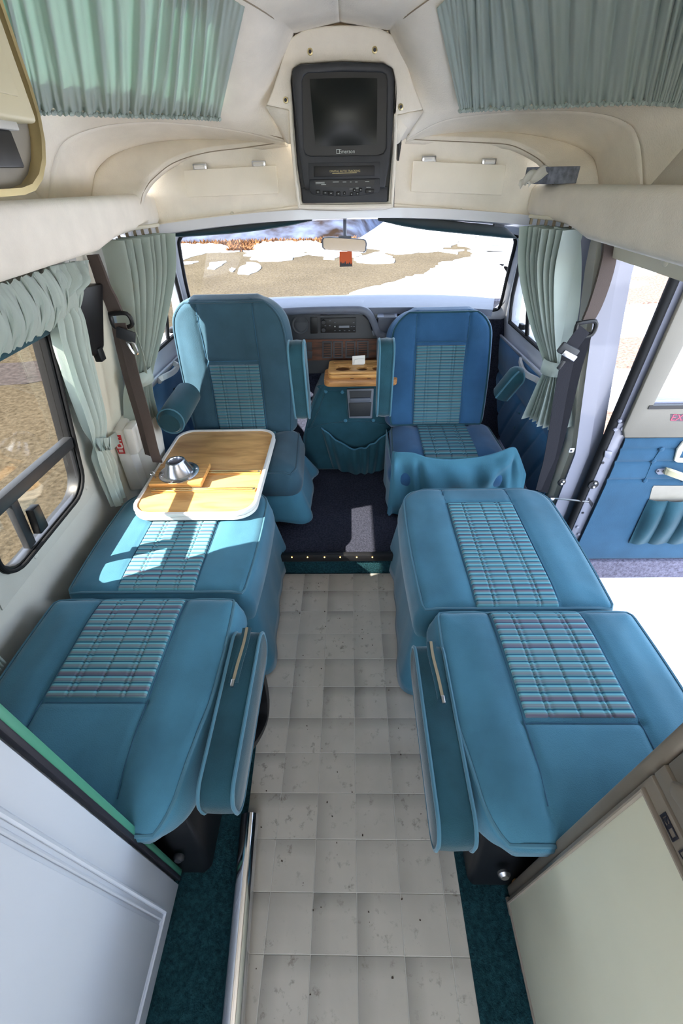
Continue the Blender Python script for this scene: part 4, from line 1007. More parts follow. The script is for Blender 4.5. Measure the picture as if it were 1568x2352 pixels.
for q in ((60, 1300), (122, 1048), (100, 1470)):
    pass
for (x, y) in ((160, 930), (198, 1120), (81, 1277)):
    mk('screw_cap', *lathe([(.0095, 0), (.008, .004), (.004, .006)], at_wall(x, y, -1, .002), (1, 0, 0), 14), M['panelwhite'], win1)
bl = thing('pleated_blind', 'teal pleated blind drawn up at the top of the driver side window', 'blind', (-.8, .8, 1.12))
V = []; Fc = []; nz_ = 15
for i in range(nz_):
    z = 1.112+.062*i/(nz_-1); o = .022+(.010 if i % 2 else 0)
    for y in (.30, 1.225): V.append(PL(y, z, o))
for i in range(nz_-1): Fc.append((i*2, i*2+1, i*2+3, i*2+2))
o = mk('pleats', V, Fc, M['blind'], bl, smooth=False); s_ = o.modifiers.new('thick', 'SOLIDIFY'); s_.thickness = .003
mk('bottom_rail', *rbox((-.835, .30, 1.092), (-.800, 1.232, 1.113), .004), M['velour_dark'], bl)
mk('drawn_cord', *tube([PL(1.24, 1.09, .03), PL(1.30, .70, .03), PL(1.315, .52, .012), PL(1.32, .44, .012)], .0018, 6, sub=6), M['white'], bl)
for dy in (-.006, .006):
    mk('cord_bead', *lathe([(.001, -.006), (.006, -.003), (.006, .003), (.001, .006)], PL(1.325+dy, .435, .012), (0, 0, 1), 12), M['white'], bl)

cu = thing('curtain', 'sea green curtain gathered along the driver side window and tied back before the black speaker', 'curtain', (-.85, 1.3, .9))
rnd = random.Random(9)
def val(u, v):                               # gathered heading along the window top
    y = .25+1.06*u; s = u*2*math.pi*62
    b = math.sin(math.pi*(.08+.86*v))**.7
    o = .035+.036*b+.0045*b*(math.sin(s+1.2*math.sin(u*11))+.4*math.sin(1.7*s+v*2))
    z = 1.245-.130*v+.004*math.sin(s*1.1+1)
    return PL(y+.008*math.sin(s*.7+v*4), z, o)
mk('valance', *sheet(val, 900, 14, .0015), M['curtain'], cu, angle=80)
LB = [(108, 612), (113, 650), (116, 690), (130, 780), (158, 870), (190, 960), (213, 1022), (222, 1060), (240, 1110), (263, 1165)]
RB = [(190, 598), (188, 645), (178, 688), (193, 790), (212, 870), (230, 950), (240, 1020), (254, 1065), (264, 1105), (276, 1145)]
LBp = [at_wall(x, y, -1, .045) for x, y in LB]; RBp = [at_wall(x, y, -1, .055) for x, y in RB]
def swag(u, v):
    p = cr(LBp, v).lerp(cr(RBp, v), u)
    pin = 1-.75*math.exp(-((v-.235)/.03)**2)-.7*math.exp(-((v-.665)/.05)**2)
    puff = .03*math.exp(-((v-.11)/.09)**2)*math.sin(math.pi*u)
    s = u*2*math.pi*3.3+1.1*math.sin(v*3)
    amp = .016 if v > .235 else .012
    a = amp*pin*(math.sin(s)+.5*math.sin(2.3*s+1+v*2)+(.5*math.sin(4.1*s) if v < .235 else .12*math.sin(5*s+6*v)))
    return p+Vector((a+puff, a*.35, 0))
mk('hanging', *sheet(swag, 90, 120, .0015), M['curtain'], cu, angle=80)
def rear(u, v):                              # unseen other half of the pair, added to block sun at the window's rear
    z = 1.235-.80*v; y1 = .80-.20*sm_((v-.25)/.20)
    y = .56+(y1-.56)*u; return PL(y, z, .045+.012*math.sin(u*2*math.pi*4+v*3)*(1-.6*math.exp(-((v-.72)/.06)**2)))
def sm_(x): x = min(1, max(0, x)); return x*x*(3-2*x)
mk('hanging', *sheet(rear, 60, 40, .0015), M['curtain'], cu, angle=80)
tb = [swag(i/30, .665)+Vector((.014, 0, 0)) for i in range(31)]
tb = [PL(1.33, .66, .02)]+[p+Vector((.004, 0, 0)) for p in tb]+[PL(1.47, .62, .02)]
mk('tie_back', *ribbon(tb, .045, .003, (0, 0, 1)), M['curtain'], cu)

def bunch(sd_, lab, grp, C, ext):
    """pleated cab curtain hanging from its track: C = [(z, centre, half depth, half width)]"""
    k = thing('curtain', lab, 'curtain', (C[0][1][0], C[0][1][1], C[0][0]), grp)
    T = Vector((sd_*-.45, .9, 0)).normalized() if sd_ < 0 else Vector((-.45, .9, 0)).normalized()
    D = Vector((.93, -.35, 0)) if sd_ < 0 else Vector((-.86, -.5, 0))
    n = 15; V = []; Fc = []; rnd = random.Random(4)
    Z = [c[0] for c in C]; rows = 44
    jit = [rnd.uniform(.7, 1.1) for _ in range(n+1)]
    def at_v(v):
        P4 = [Vector((c[1][0], c[1][1], c[0])) for c in C]; A = cr(P4, v); q = [Vector((c[2], c[3], c[4])) for c in C]; B = cr(q, v); return A, B
    def f(u, v):
        A, B = at_v(v); x = u*n; i = int(min(x, n-1)); fr = x-i
        a = (1 if i % 2 else -1)*jit[i]; b = (1 if (i+1) % 2 else -1)*jit[i+1]
        if i+1 == n: b = b
        e = a+(b-a)*(fr*fr*(3-2*fr))
        q = (u-.5)*2
        return A+T*(q*B.y)+D*(e*B.x)+D*(B.z*q)
    mk('pleats', *sheet(f, n*8+1, rows, .0012), M['curtain'], k, angle=60)
    ps, off, wv = ext
    LBp, RBp = [[Vector(p) for p in q] for q in ps]
    def g(u, v):
        p = cr(LBp, v).lerp(cr(RBp, v), u); return p+D*(off+.012*math.sin(u*wv+2*v)*(.5+v*.4))
    mk('end_panel', *sheet(g, 24, 40, .0012), M['curtain'], k, angle=70)
    A, B = at_v(.62 if sd_ < 0 else .60)
    loop = [A+Vector((math.cos(t)*(B.x+.016)*1.1, math.sin(t)*(B.y+.016)*1.05, 0)) for t in [2*math.pi*i/24 for i in range(24)]]
    V = []; Fc = []
    for i, p in enumerate(loop):
        V += [p+Vector((0, 0, -.026)), p+Vector((0, 0, .026))]
    for i in range(24): j = (i+1) % 24; Fc.append((i*2, j*2, j*2+1, i*2+1))
    o = mk('tie_back', V, Fc, M['curtain'], k); s_ = o.modifiers.new('thick', 'SOLIDIFY'); s_.thickness = .003
    tr0 = Vector((C[0][1][0], C[0][1][1], C[0][0]+.020))-D*.03
    mk('curtain_track', *tube([tr0-T*.16, tr0+T*.13], .006, 8), M['trimcream'], k)
    for i in range(9):
        p = tr0-T*.14+T*(.26*i/8)
        mk('track_hook', *rbox(p+Vector((-.004, -.004, -.022)), p+Vector((.004, .004, -.004)), .001, 1), M['seam'], k)
    return k
YC = 1.60
gl = 'pleated curtains tied back behind the front doors'
le = ([at(x, y, 'y', 1.56) for x, y in ((262, 556), (278, 640), (300, 740), (325, 820), (334, 858))], [at(x, y, 'y', 1.55) for x, y in ((306, 562), (304, 640), (312, 740), (332, 810), (340, 855))])
bunch(-1, 'pleated sea green curtain tied back beside the brown seat belt, behind the driver door', gl,
      [(1.270, (-.668, 1.62), .055, .105, 0), (1.15, (-.690, 1.62), .052, .09, .004), (.98, (-.745, 1.61), .045, .065, .0), (.83, (-.800, 1.60), .030, .042, 0), (.74, (-.835, 1.60), .034, .045, 0), (.60, (-.862, 1.60), .042, .058, 0)], (le, .0, 4))
ri = ([at(x, y, 'y', 1.57) for x, y in ((1272, 520), (1282, 620), (1290, 720), (1284, 800), (1282, 845))], [at(x, y, 'y', 1.55) for x, y in ((1330, 532), (1332, 620), (1325, 720), (1306, 800), (1290, 848))])
bunch(1, 'pleated sea green curtain tied back beside the black seat belt, behind the passenger door', gl,
      [(1.270, (.660, 1.60), .055, .085, 0), (1.15, (.675, 1.60), .050, .075, 0), (.98, (.735, 1.60), .042, .055, 0), (.83, (.798, 1.60), .026, .032, 0), (.74, (.820, 1.60), .045, .05, 0), (.60, (.835, 1.59), .075, .075, 0)], (ri, .0, 4))

sp = thing('wall_speaker', 'black box speaker on the wall behind the tied back side window curtain', 'speaker', (-.84, 1.5, 1.04))
bx = [at_wall(x, y, -1, .055) for x, y in ((176, 664), (238, 650), (241, 797), (226, 818), (186, 806))]
mk('cabinet', *prism(bx, (-.05, 0, 0), bev=.008), M['black'], sp)
p = at_wall(226, 806, -1, .05); mk('bracket', *rbox(p-Vector((.012, .02, .03)), p+Vector((.012, .012, .012)), .004), M['black'], sp)

# left seat belt (brown) and right seat belt (black)
sb = thing('seat_belt', 'brown seat belt hanging in front of the driver side curtain', 'seat belt', at(280, 740, 'y', 1.46))
sl = path([at(x, y, 'y', 1.48) for x, y in ((213, 585), (226, 620), (240, 660), (255, 690), (268, 722))], 20)
mk('sleeve', *ribbon(sl, lambda t: .034+.012*t, .012, (1, 0, .35)), M['beltbrown'], sb)
bp_ = at(275, 736, 'y', 1.465)
ring = [bp_+Vector(v) for v in ((-.026, 0, .020), (.030, 0, .020), (.034, 0, -.016), (-.022, 0, -.022))]
mk('loop', *tube(ring, .007, 8, closed=True, sub=5), M['black'], sb)
mk('webbing', *ribbon(path([at(x, y, 'y', v) for x, y, v in ((275, 742, 1.455), (290, 790, 1.45), (310, 870, 1.44), (335, 960, 1.43), (352, 1030, 1.42), (362, 1062, 1.42))], 24), .040, .003, (1, -.1, .3)), M['beltbrown'], sb)
mk('webbing', *ribbon(path([at(x, y, 'y', v) for x, y, v in ((266, 748, 1.48), (276, 800, 1.48), (296, 880, 1.48), (322, 970, 1.48), (342, 1046, 1.48))], 24), .038, .003, (1, -.4, .3)), M['beltbrown'], sb)
tp = at(290, 770, 'y', 1.435); mk('tongue', *rbox(tp-Vector((.032, .006, .018)), tp+Vector((.030, .006, .020)), .006, rot=roty(.35)), M['darkgrey'], sb)
mk('tongue_plate', *tube([tp+Vector(v) for v in ((-.004, -.004, -.02), (.018, -.004, -.025), (.022, -.004, -.055), (.008, -.004, -.058))], .0035, 6, closed=True, sub=4), M['steel'], sb)
sb = thing('seat_belt', 'black seat belt hanging beside the open side doorway', 'seat belt', at(1320, 780, 'y', 1.46))
mk('sleeve', *ribbon(path([at(x, y, 'y', 1.46) for x, y in ((1400, 552), (1398, 588), (1386, 640), (1366, 700), (1348, 738))], 20), lambda t: .034+.010*math.sin(t*3), .012, (1, 0, -.2)), M['beltbrown'], sb)
bp_ = at(1343, 754, 'y', 1.455)
ring = [bp_+Vector(v) for v in ((-.030, 0, .016), (.026, 0, .020), (.028, 0, -.020), (-.020, 0, -.024))]
mk('loop', *tube(ring, .007, 8, closed=True, sub=5), M['black'], sb)
mk('webbing', *ribbon(path([at(x, y, 'y', v) for x, y, v in ((1342, 756, 1.45), (1325, 778, 1.44), (1308, 805, 1.43), (1300, 840, 1.43), (1287, 905, 1.43), (1274, 985, 1.43), (1262, 1050, 1.43), (1250, 1085, 1.43), (1236, 1125, 1.43))], 34), lambda t: .042 if t < .75 else .042-.02*(t-.75)*4, .003, (1, -.1, -.2)), M['beltblack'], sb)
mk('webbing', *ribbon(path([at(x, y, 'y', v) for x, y, v in ((1346, 762, 1.47), (1335, 800, 1.47), (1318, 860, 1.47), (1300, 940, 1.47), (1280, 1020, 1.47), (1262, 1080, 1.47), (1246, 1130, 1.47))], 30), .038, .003, (1, -.4, -.2)), M['beltblack'], sb)
tp = at(1305, 806, 'y', 1.42); mk('tongue', *rbox(tp-Vector((.036, .007, .018)), tp+Vector((.034, .007, .018)), .006, rot=roty(.45)), M['darkgrey'], sb)
mk('tongue_plate', *rbox(tp+Vector((-.022, -.011, -.022)), tp+Vector((.030, -.007, -.004)), .003, rot=roty(.45)), M['steel'], sb)
mk('hook', *rbox(at(1288, 838, 'y', 1.42)-Vector((.006, .005, .016)), at(1288, 838, 'y', 1.42)+Vector((.006, .005, .016)), .003, rot=roty(.4)), M['black'], sb)

# white container with a red label, and its neighbour
k = thing('white_canister', 'white plastic canister with a red label, standing behind the wooden tray', 'canister', (-.90, 1.47, .20))
f4 = [at(x, y, 'y', 1.475) for x, y in ((250, 994), (278, 992), (322, 1120), (300, 1132))]
top = [f4[0], f4[1]]
A0, A1 = at(250, 992, 'y', 1.475), at(280, 990, 'y', 1.475)
B0, B1 = at(299, 1130, 'y', 1.475), at(330, 1125, 'y', 1.475)
mk('body', *prism([A0, A1, B1, B0], (0, .12, .02), bev=.012), M['white'], k)
mk('body_side', *prism([at(280, 985, 'y', 1.46), at(303, 985, 'y', 1.46), at(318, 1045, 'y', 1.46), at(296, 1048, 'y', 1.46)], (0, .08, 0), bev=.01), M['white'], k)
lq = [at(x, y, 'y', 1.474) for x, y in ((255, 1000), (277, 999), (288, 1042), (273, 1042))]
lb = mk('label', *prism(lq, (0, -.0012, 0)), M['red'], k, smooth=False)
em = [at(x, y, 'y', 1.4725) for x, y in ((265, 1018), (279, 1017), (283, 1027), (281, 1030), (270, 1030))]
mk('emblem', *prism(em, (0, -.001, 0)), M['paper'], lb, smooth=False)
mk('flame_print', *prism([at(x, y, 'y', 1.4712) for x, y in ((269, 1022), (271, 1019.5), (273, 1021), (275, 1019), (277, 1022), (279, 1025), (277, 1027), (272, 1027))], (0, -.0006, 0)), M['red'], lb, smooth=False)
for (xa, ya, xb) in ((262, 1004.5, 272), (265, 1008.5, 271), (263, 1012.5, 278), (273, 1034, 282), (274, 1037.5, 283)):
    p, q = at(xa, ya, 'y', 1.4725), at(xb, ya-.4, 'y', 1.4725)
    mk('print_line', *rbox((p.x, p.y-.001, p.z-.002), (q.x, p.y, p.z+.002), 0), M['paper'], lb, smooth=False)
k = thing('white_jug', 'white jug half hidden behind the brown seat belt and the curtain', 'jug', (-.80, 1.55, .20))
jq = [at(x, y, 'y', 1.53) for x, y in ((304, 985), (335, 982), (352, 1020), (362, 1075), (345, 1130), (322, 1120), (312, 1050))]
mk('body', *prism(jq, (0, .12, 0), bev=.015), M['white'], k)
mk('paper_sleeve', *prism([at(x, y, 'y', 1.50) for x, y in ((324, 989), (331, 982), (346, 1030), (342, 1032))], (0, .02, 0)), M['paper'], k, smooth=False)

# ================================================================== SEATS
def sm(x): x = min(1, max(0, x)); return x*x*(3-2*x)
class Pad:
    """stuffed panel: s along its spine, t = -1..1 across; spine(s) -> (y, z, ny, nz)"""
    def __init__(p, L, w, T, R, rc, spine, cx, puff=.012, seams=(), cross=(), rc2=None, dip=.006, crown=.0):
        p.L, p.w, p.T, p.R, p.rc, p.rc2, p.spine, p.cx, p.puff, p.seams, p.cross, p.dip, p.crown = L, w, T, R, rc, rc2 or rc, spine, cx, puff, seams, cross, dip, crown
    def hw(p, s):
        h = p.w(s)/2
        if s < p.rc: h -= p.rc-math.sqrt(max(0, p.rc**2-(p.rc-s)**2))
        if p.L-s < p.rc2: h -= p.rc2-math.sqrt(max(0, p.rc2**2-(p.rc2-(p.L-s))**2))
        return h
    def n(p, x, s):
        h = p.w(s)/2; rc = p.rc if s < p.L/2 else p.rc2
        qx = abs(x)-(h-rc); qs = abs(s-p.L/2)-(p.L/2-rc)
        d = -(min(max(qx, qs), 0)+math.hypot(max(qx, 0), max(qs, 0))-rc); d = max(0, d)
        z = p.T-p.R+math.sqrt(max(0, p.R**2-(p.R-d)**2)) if d < p.R else p.T
        z += p.puff*sm(d/.11)+p.crown*(1-(x/h)**2)
        for a, s0, s1 in p.seams:
            k = math.exp(-((abs(x)-a)/.006)**2)*sm((s-s0)/.012)*sm((s1-s)/.012); z -= p.dip*k
            z += .5*p.dip*sm(1-abs(abs(x)-a-.05)/.05)*sm((s-s0)/.03)*sm((s1-s)/.03) if s1 > s0 else 0
        for c, a in p.cross:
            if abs(x) < a+.004: z -= p.dip*math.exp(-((s-c)/.006)**2)
        return z
    def pos(p, x, s, n):
        y, z, ny, nz = p.spine(s); return Vector((p.cx+x, y+ny*n, z+nz*n))
    def build(p, name, m, parent, nu=64, nv=90, bulge=.008):
        us = [-math.cos(math.pi*i/(nu-1)) for i in range(nu)]; us = [.5*u+.5*(-1+2*i/(nu-1)) for i, u in enumerate(us)]
        ss = [p.L*(.5-.5*math.cos(math.pi*j/(nv-1))) for j in range(nv)]; ss = [.5*s+.5*p.L*j/(nv-1) for j, s in enumerate(ss)]
        V = []; Fc = []
        for s in ss:
            for u in us: x = u*p.hw(s); V.append(p.pos(x, s, p.n(x, s)))
        for j in range(nv-1):
            for i in range(nu-1): Fc.append((j*nu+i, j*nu+i+1, (j+1)*nu+i+1, (j+1)*nu+i))
        ring = [(i, 0) for i in range(nu)]+[(nu-1, j) for j in range(1, nv)]+[(i, nv-1) for i in range(nu-2, -1, -1)]+[(0, j) for j in range(nv-2, 0, -1)]
        prev = [j*nu+i for i, j in ring]
        for f_, o_ in ((.75, 1), (.5, 1.25), (.25, 1), (0, 0)):
            cur = []
            for i, j in ring:
                s = ss[j]; x = us[i]*p.hw(s); nx = (p.T-p.R)*f_; b = bulge*o_
                sx = (1 if i == nu-1 else -1 if i == 0 else 0)*b; sy = (-1 if j == 0 else 1 if j == nv-1 else 0)*b
                y, z, ny, nz = p.spine(min(p.L, max(0, s))); ty, tz = nz, -ny
                q = Vector((p.cx+x+sx, y+ny*nx+ty*sy*p.dirn, z+nz*nx+tz*sy*p.dirn)); cur.append(len(V)); V.append(q)
            for a in range(len(ring)):
                b_ = (a+1) % len(ring); Fc.append((prev[a], prev[b_], cur[b_], cur[a]))
            prev = cur
        Fc.append(tuple(prev))
        return mk(name, V, Fc, m, parent, angle=60)
    dirn = 1
    def piping(p, parent, m, r=.0045, inset=.008, part='piping'):
        P = []
        def add(x, s): P.append(p.pos(x, s, p.n(x, s)+r*.3))
        N = 40
        for j in range(N+1): s = inset+(p.L-2*inset)*j/N; add(p.hw(s)-inset, s)
        for j in range(1, 16): add((p.hw(p.L-inset)-inset)*(1-2*j/16), p.L-inset)
        for j in range(N+1): s = p.L-inset-(p.L-2*inset)*j/N; add(-(p.hw(s)-inset), s)
        for j in range(1, 16): add((p.hw(inset)-inset)*(-1+2*j/16), inset)
        return mk(part, *tube(P, r, 6, closed=True), m, parent)
    def insert(p, parent, m, a, s0, s1, N, skew=0.0, xc=0.0, rib=.0020, name='striped_insert'):
        cols = [-1, -.565, -.455, 0, .455, .565, 1]
        nu, nv = 61, N*6+1; V = []; uv = []
        for j in range(nv):
            f_ = j/(nv-1); s = s0+(s1-s0)*f_
            for i in range(nu):
                u = -1+2*i/(nu-1); x = xc+u*a
                e = min(1, (1-abs(u))*a/.004, f_*(s1-s0)/.004, (1-f_)*(s1-s0)/.004)
                h = rib*(abs(math.sin(math.pi*f_*N))**.6)
                g = 0
                for c in cols[1:-1]: g = max(g, math.exp(-((u-c)*a/.0022)**2))
                # the cloth dips a little more between narrow rows, so the ribs bow
                V.append(p.pos(x, s, p.n(x, s)+.0025+h-.0038*g-.012*(1-e)*(1 if e < 1 else 0)))
                uv.append((u*2, f_*N))
        Fc = [(j*nu+i, j*nu+i+1, (j+1)*nu+i+1, (j+1)*nu+i) for j in range(nv-1) for i in range(nu-1)]
        return mk(name, V, Fc, m, parent, uv=uv, angle=80)
    def stitch(p, parent, m, a, s0, s1, n=30):
        for sg in (-1, 1):
            mk('seam', *tube([p.pos(sg*a, s0+(s1-s0)*i/n, p.n(sg*a, s0+(s1-s0)*i/n)+.0022) for i in range(n+1)], .0016, 5), m, parent)
    def cstitch(p, parent, m, a, s, n=20):
        mk('seam', *tube([p.pos(-a+2*a*i/n, s, p.n(-a+2*a*i/n, s)+.0022) for i in range(n+1)], .0016, 5), m, parent)

def arm_pad(parent, cx, outline, th, m, mp, zip_=None, zipside=0, lab=None):
    """armrest: rounded outline in the (y, z) plane given thickness th across x, piped along both edges"""
    n = len(outline); V = []; Fc = []
    c = Vector((0, sum(o[0] for o in outline)/n, sum(o[1] for o in outline)/n))
    lay = [(-.5, .90), (-.47, .97), (-.38, 1.0), (0, 1.02), (.38, 1.0), (.47, .97), (.5, .90)]
    for t, s in lay:
        for (y, z) in outline: V.append((cx+t*th, c.y+(y-c.y)*(1-(1-s)*.25), c.z+(z-c.z)*s))
    for j in range(len(lay)-1):
        for i in range(n): Fc.append((j*n+i, j*n+(i+1) % n, (j+1)*n+(i+1) % n, (j+1)*n+i))
    bulge = len(V); V.append((cx-.5*th-.006, c.y, c.z)); V.append((cx+.5*th+.006, c.y, c.z))
    for i in range(n): Fc.append((i, (i+1) % n, bulge)); Fc.append(((len(lay)-1)*n+i, (len(lay)-1)*n+(i+1) % n, bulge+1))
    a = mk('armrest', V, Fc, m, parent, angle=50)
    for t in (-.46, .46):
        mk('piping', *tube([(cx+t*th, c.y+(y-c.y)*.998, c.z+(z-c.z)*.995) for y, z in outline], .0045, 6, closed=True), mp, a)
    if zip_:
        P = [Vector(q) for q in zip_]
        mk('zipper_tape', *ribbon(path(P, 24), .024, .002, (1, 0, 0)), M['velour_dark'], a)
        up_ = Vector((0, 0, .0015)) if zipside == 0 else Vector((0, -.0015, 0))
        mk('zipper', *ribbon([q+up_ for q in path(P, 24)], .007, .003, (1, 0, 0)), M['zip'], a)
        e = P[-1]; mk('zipper_pull', *rbox(e+up_*2-Vector((.004, .012, .003)), e+up_*2+Vector((.004, .006, .004)), .0015), M['steel'], a)
    return a

def slab(y0, z0, y1, z1, h, r0=None):
    """outline of a rounded bar from (y0,z0) to (y1,z1) with height h hanging under the line"""
    d = Vector((y1-y0, z1-z0)); L = d.length; d.normalize(); nn = Vector((-d.y, d.x)); nn = nn if nn.y < 0 else -nn
    P = rrect(L, h, min(h*.46, .045), 6, L/2, h/2)
    return [(y0+d.x*a+nn.x*b, z0+d.y*a+nn.y*b) for a, b in P]

def skirt(parent, x0, x1, y0, y1, zt, zb, flare, seed, m):
    rnd = random.Random(seed); ph = [rnd.uniform(0, 6.28) for _ in range(6)]
    P = rrect(x1-x0, y1-y0, .05, 6, (x0+x1)/2, (y0+y1)/2); C = Vector(((x0+x1)/2, (y0+y1)/2))
    Q = []
    for a, b in zip(P, P[1:]+P[:1]):
        L = math.hypot(b[0]-a[0], b[1]-a[1]); k = max(1, int(L/.012))
        for i in range(k): Q.append((a[0]+(b[0]-a[0])*i/k, a[1]+(b[1]-a[1])*i/k))
    n = len(Q); V = []; Fc = []; rows = 9; acc = 0
    for j in range(rows):
        v = j/(rows-1); acc = 0
        for i, (x, y) in enumerate(Q):
            px, py = Q[i-1]; acc += math.hypot(x-px, y-py)
            corner = max(0, (abs(x-C.x)/((x1-x0)/2)+abs(y-C.y)/((y1-y0)/2))-1.55)*2
            o = flare*v*(1+1.6*corner)+.008*v*(math.sin(acc*17+ph[0]+1.6*math.sin(acc*6+ph[1]))+.35*math.sin(acc*43+ph[2]))
            dx, dy = x-C.x, y-C.y; ll = math.hypot(dx/(x1-x0), dy/(y1-y0))
            ex, ey = dx/(x1-x0)/ll, dy/(y1-y0)/ll
            V.append((x+ex*o, y+ey*o, zt+(zb-zt)*v))
    for j in range(rows-1):
        for i in range(n): Fc.append((j*n+i, j*n+(i+1) % n, (j+1)*n+(i+1) % n, (j+1)*n+i))
    o = mk('skirt', V, Fc, m, parent, angle=70); s_ = o.modifiers.new('thick', 'SOLIDIFY'); s_.thickness = .004; return o

def mid_seat(sd_, lab, cx, cy0, cy1, bx, by0, ins_c, ins_b, mats):
    V_, PI_ = mats
    k = thing('captain_seat', lab, 'seat', (cx, (cy0+cy1)/2, .004), 'reclined captain seats behind the front seats')
    L = cy1-cy0
    def wc(s): return .575+.02*math.sin(math.pi*s/L)
    cp = Pad(L, wc, .15, .035, .03, lambda s: (cy0+s, .275, 0, 1), cx, puff=.008, seams=((.125, .0, L-.002),), rc2=.10, cross=((L-.115, .125),))
    c = cp.build('cushion', V_, k); cp.piping(c, PI_, inset=.010)
    cp.insert(k, M['stripe'], .122, *ins_c); cp.stitch(c, M['stitch'], .125, .01, L-.02)
    cp.cstitch(c, M['stitch'], .122, L-.115)
    skirt(k, cx-.285, cx+.285, cy0-.005, cy1-.012, .33, .012, .03, 3 if sd_ < 0 else 5, M['skirt'])
    # backrest lying back, its head end drooping
    LB_ = .545 if sd_ < 0 else .515
    def spine(s):
        if s < .38: return (by0-s, .325, 0, 1)
        R_ = .34; a = (s-.38)/R_
        return (by0-.38-R_*math.sin(a), .325-R_*(1-math.cos(a)), -math.sin(a), math.cos(a))
    def wb_(s): return .560+.022*math.sin(math.pi*min(1, (s+.05)/.55))-.05*sm((s-.3)/.25)
    bp = Pad(LB_, wb_, .125, .04, .035, spine, bx, puff=.010, seams=((.128, .0, LB_-.03),), cross=((ins_b[1]+.008, .128),), rc2=.075); bp.dirn = -1
    b = bp.build('backrest', V_, k); bp.piping(b, PI_, inset=.014)
    bp.insert(k, M['stripe'], .125, *ins_b); bp.stitch(b, M['stitch'], .128, .01, LB_-.06); bp.cstitch(b, M['stitch'], .125, ins_b[1]+.008)
    return k
k = mid_seat(-1, 'teal captain seat lying flat under the wooden tray, by the driver side window', -.592, .842, 1.388, -.596, .815, (.012, .425, 22), (.0, .325, 17), (M['velour'], M['piping']))
arm_pad(k, -.266, slab(.70, .452, .285, .440, .115), .078, M['velour_dark'], M['piping'], zip_=[(-.268, .69, .458), (-.266, .64, .463), (-.270, .58, .462), (-.272, .53, .461)])
mk('pedestal', *prism([(-.80, .30, .30), (-.36, .30, .30), (-.35, .262, .018), (-.37, .25, .008), (-.82, .25, .008)], (0, .36, 0), bev=.01), M['darkmetal'], k)
p = at(412, 1966, 'y', .262); mk('bolt', *lathe([(.013, .0), (.013, .006), (.008, .012), (.002, .012)], p, (0, -1, .3), 14), M['darkgrey'], k)
mk('pedestal_carpet', *rbox((-.80, .31, .02), (-.375, .335, .29), .006), M['carpet'], k)
hq = path([at(x, y, 'x', -.262) for x, y in ((588, 1545), (596, 1575), (602, 1615), (600, 1655), (584, 1695), (556, 1736))], 30)
mk('lever_cover', *ribbon(hq, lambda t: .046-.030*t*t, .018, (1, -.2, 0)), M['black'], k)
k2 = mid_seat(1, 'teal captain seat lying flat beside the open side door', .507, .775, 1.388, .532, .765, (.012, .50, 26), (.0, .320, 16), (M['velour'], M['piping']))
arm_pad(k2, .220, slab(.655, .452, .225, .440, .115), .078, M['velour_dark'], M['piping'], zip_=[(.226, .645, .458), (.224, .60, .463), (.228, .54, .462), (.230, .49, .461)])
mk('pedestal', *prism([(.80, .30, .30), (.315, .30, .30), (.305, .242, .018), (.32, .232, .008), (.82, .232, .008)], (0, .36, 0), bev=.01), M['darkmetal'], k2)
p = at(1156, 2004, 'y', .240); mk('bolt', *lathe([(.015, .0), (.015, .006), (.009, .012), (.002, .012)], p, (0, -1, .3), 14), M['steel'], k2)
mk('pedestal_carpet', *rbox((.33, .285, .02), (.80, .305, .29), .006), M['carpet'], k2)

def front_seat(lab, cx, y_b, lean, L, w, zb, cushion, ins, mats, head):
    V_, PI_ = mats[:2]
    k = thing('front_seat', lab, 'seat', (cx, y_b, .113), 'front seats turned to face the cabin')
    ca, sa = math.cos(lean), math.sin(lean)
    def spine(s):
        b = .03*math.sin(math.pi*s/L)
        return (y_b+.10+s*sa+b, zb+s*ca, -ca, sa)
    def wb_(s): return w*(.93+.09*math.sin(math.pi*min(1, s/L*.9+.1))-.05*sm((s-L*.75)/(L*.25)))
    bp = Pad(L, wb_, .10, .035, .03, spine, cx, puff=.012, seams=((.118, 0, L),), cross=((ins[1]+.012, .118), ), rc2=.10, crown=.0)
    bp.dirn = 1
    b = bp.build('backrest', V_, k); bp.piping(b, PI_, inset=.014)
    bp.insert(k, mats[2], .115, *ins); bp.stitch(b, M['stitch'], .118, .01, L-.03); bp.cstitch(b, M['stitch'], .115, ins[1]+.012)
    # raised headrest block of the middle panel
    x0, x1, y0, y1, zc = cushion
    Lc = y1-y0
    cpad = Pad(Lc, lambda s: (x1-x0)-.03*sm(s/Lc), .13, .05, .06, lambda s: (y0+s, zc-.13, 0, 1), (x0+x1)/2, puff=.014, seams=((.125, .0, Lc),))
    c = cpad.build('cushion', V_, k, nu=48, nv=48); cpad.piping(c, PI_, inset=.014); cpad.insert(k, mats[2], .120, .03, Lc-.02, 12)
    mk('pedestal', *prism([(x0+.12, y0+.05, .113), (x1-.12, y0+.05, .113), (x1-.10, y0+.05, zc-.12), (x0+.10, y0+.05, zc-.12)], (0, Lc-.1, 0), bev=.008), M['darkmetal'], k)
    return k
fs = front_seat('teal driver seat turned backwards, sunlit on its shoulder', -.505, 1.835, .10, .605, .515, .41, (-.72, -.205, 1.50, 1.90, .428), (.02, .335, 22), (M['velour_shaded'], M['velour_shaded'], M['stripe_shaded']), 0)
skirt(fs, -.70, -.225, 1.52, 1.86, .33, .17, .05, 8, M['skirt'])
arm_pad(fs, -.185, [(a, b) for a, b in slab(1.735, .60, 1.70, .925, .10)], .062, M['velour_dark'], M['piping'], zip_=[(-.19, 1.702, .70), (-.19, 1.708, .64), (-.19, 1.712, .60)], zipside=1)
V, Fc = lathe([(.001, -.001), (.042, 0), (.055, .02), (.057, .10), (.055, .24), (.035, .26), (.001, .262)], (-.722, 1.56, .632), (0.05, 1, .10), 24)
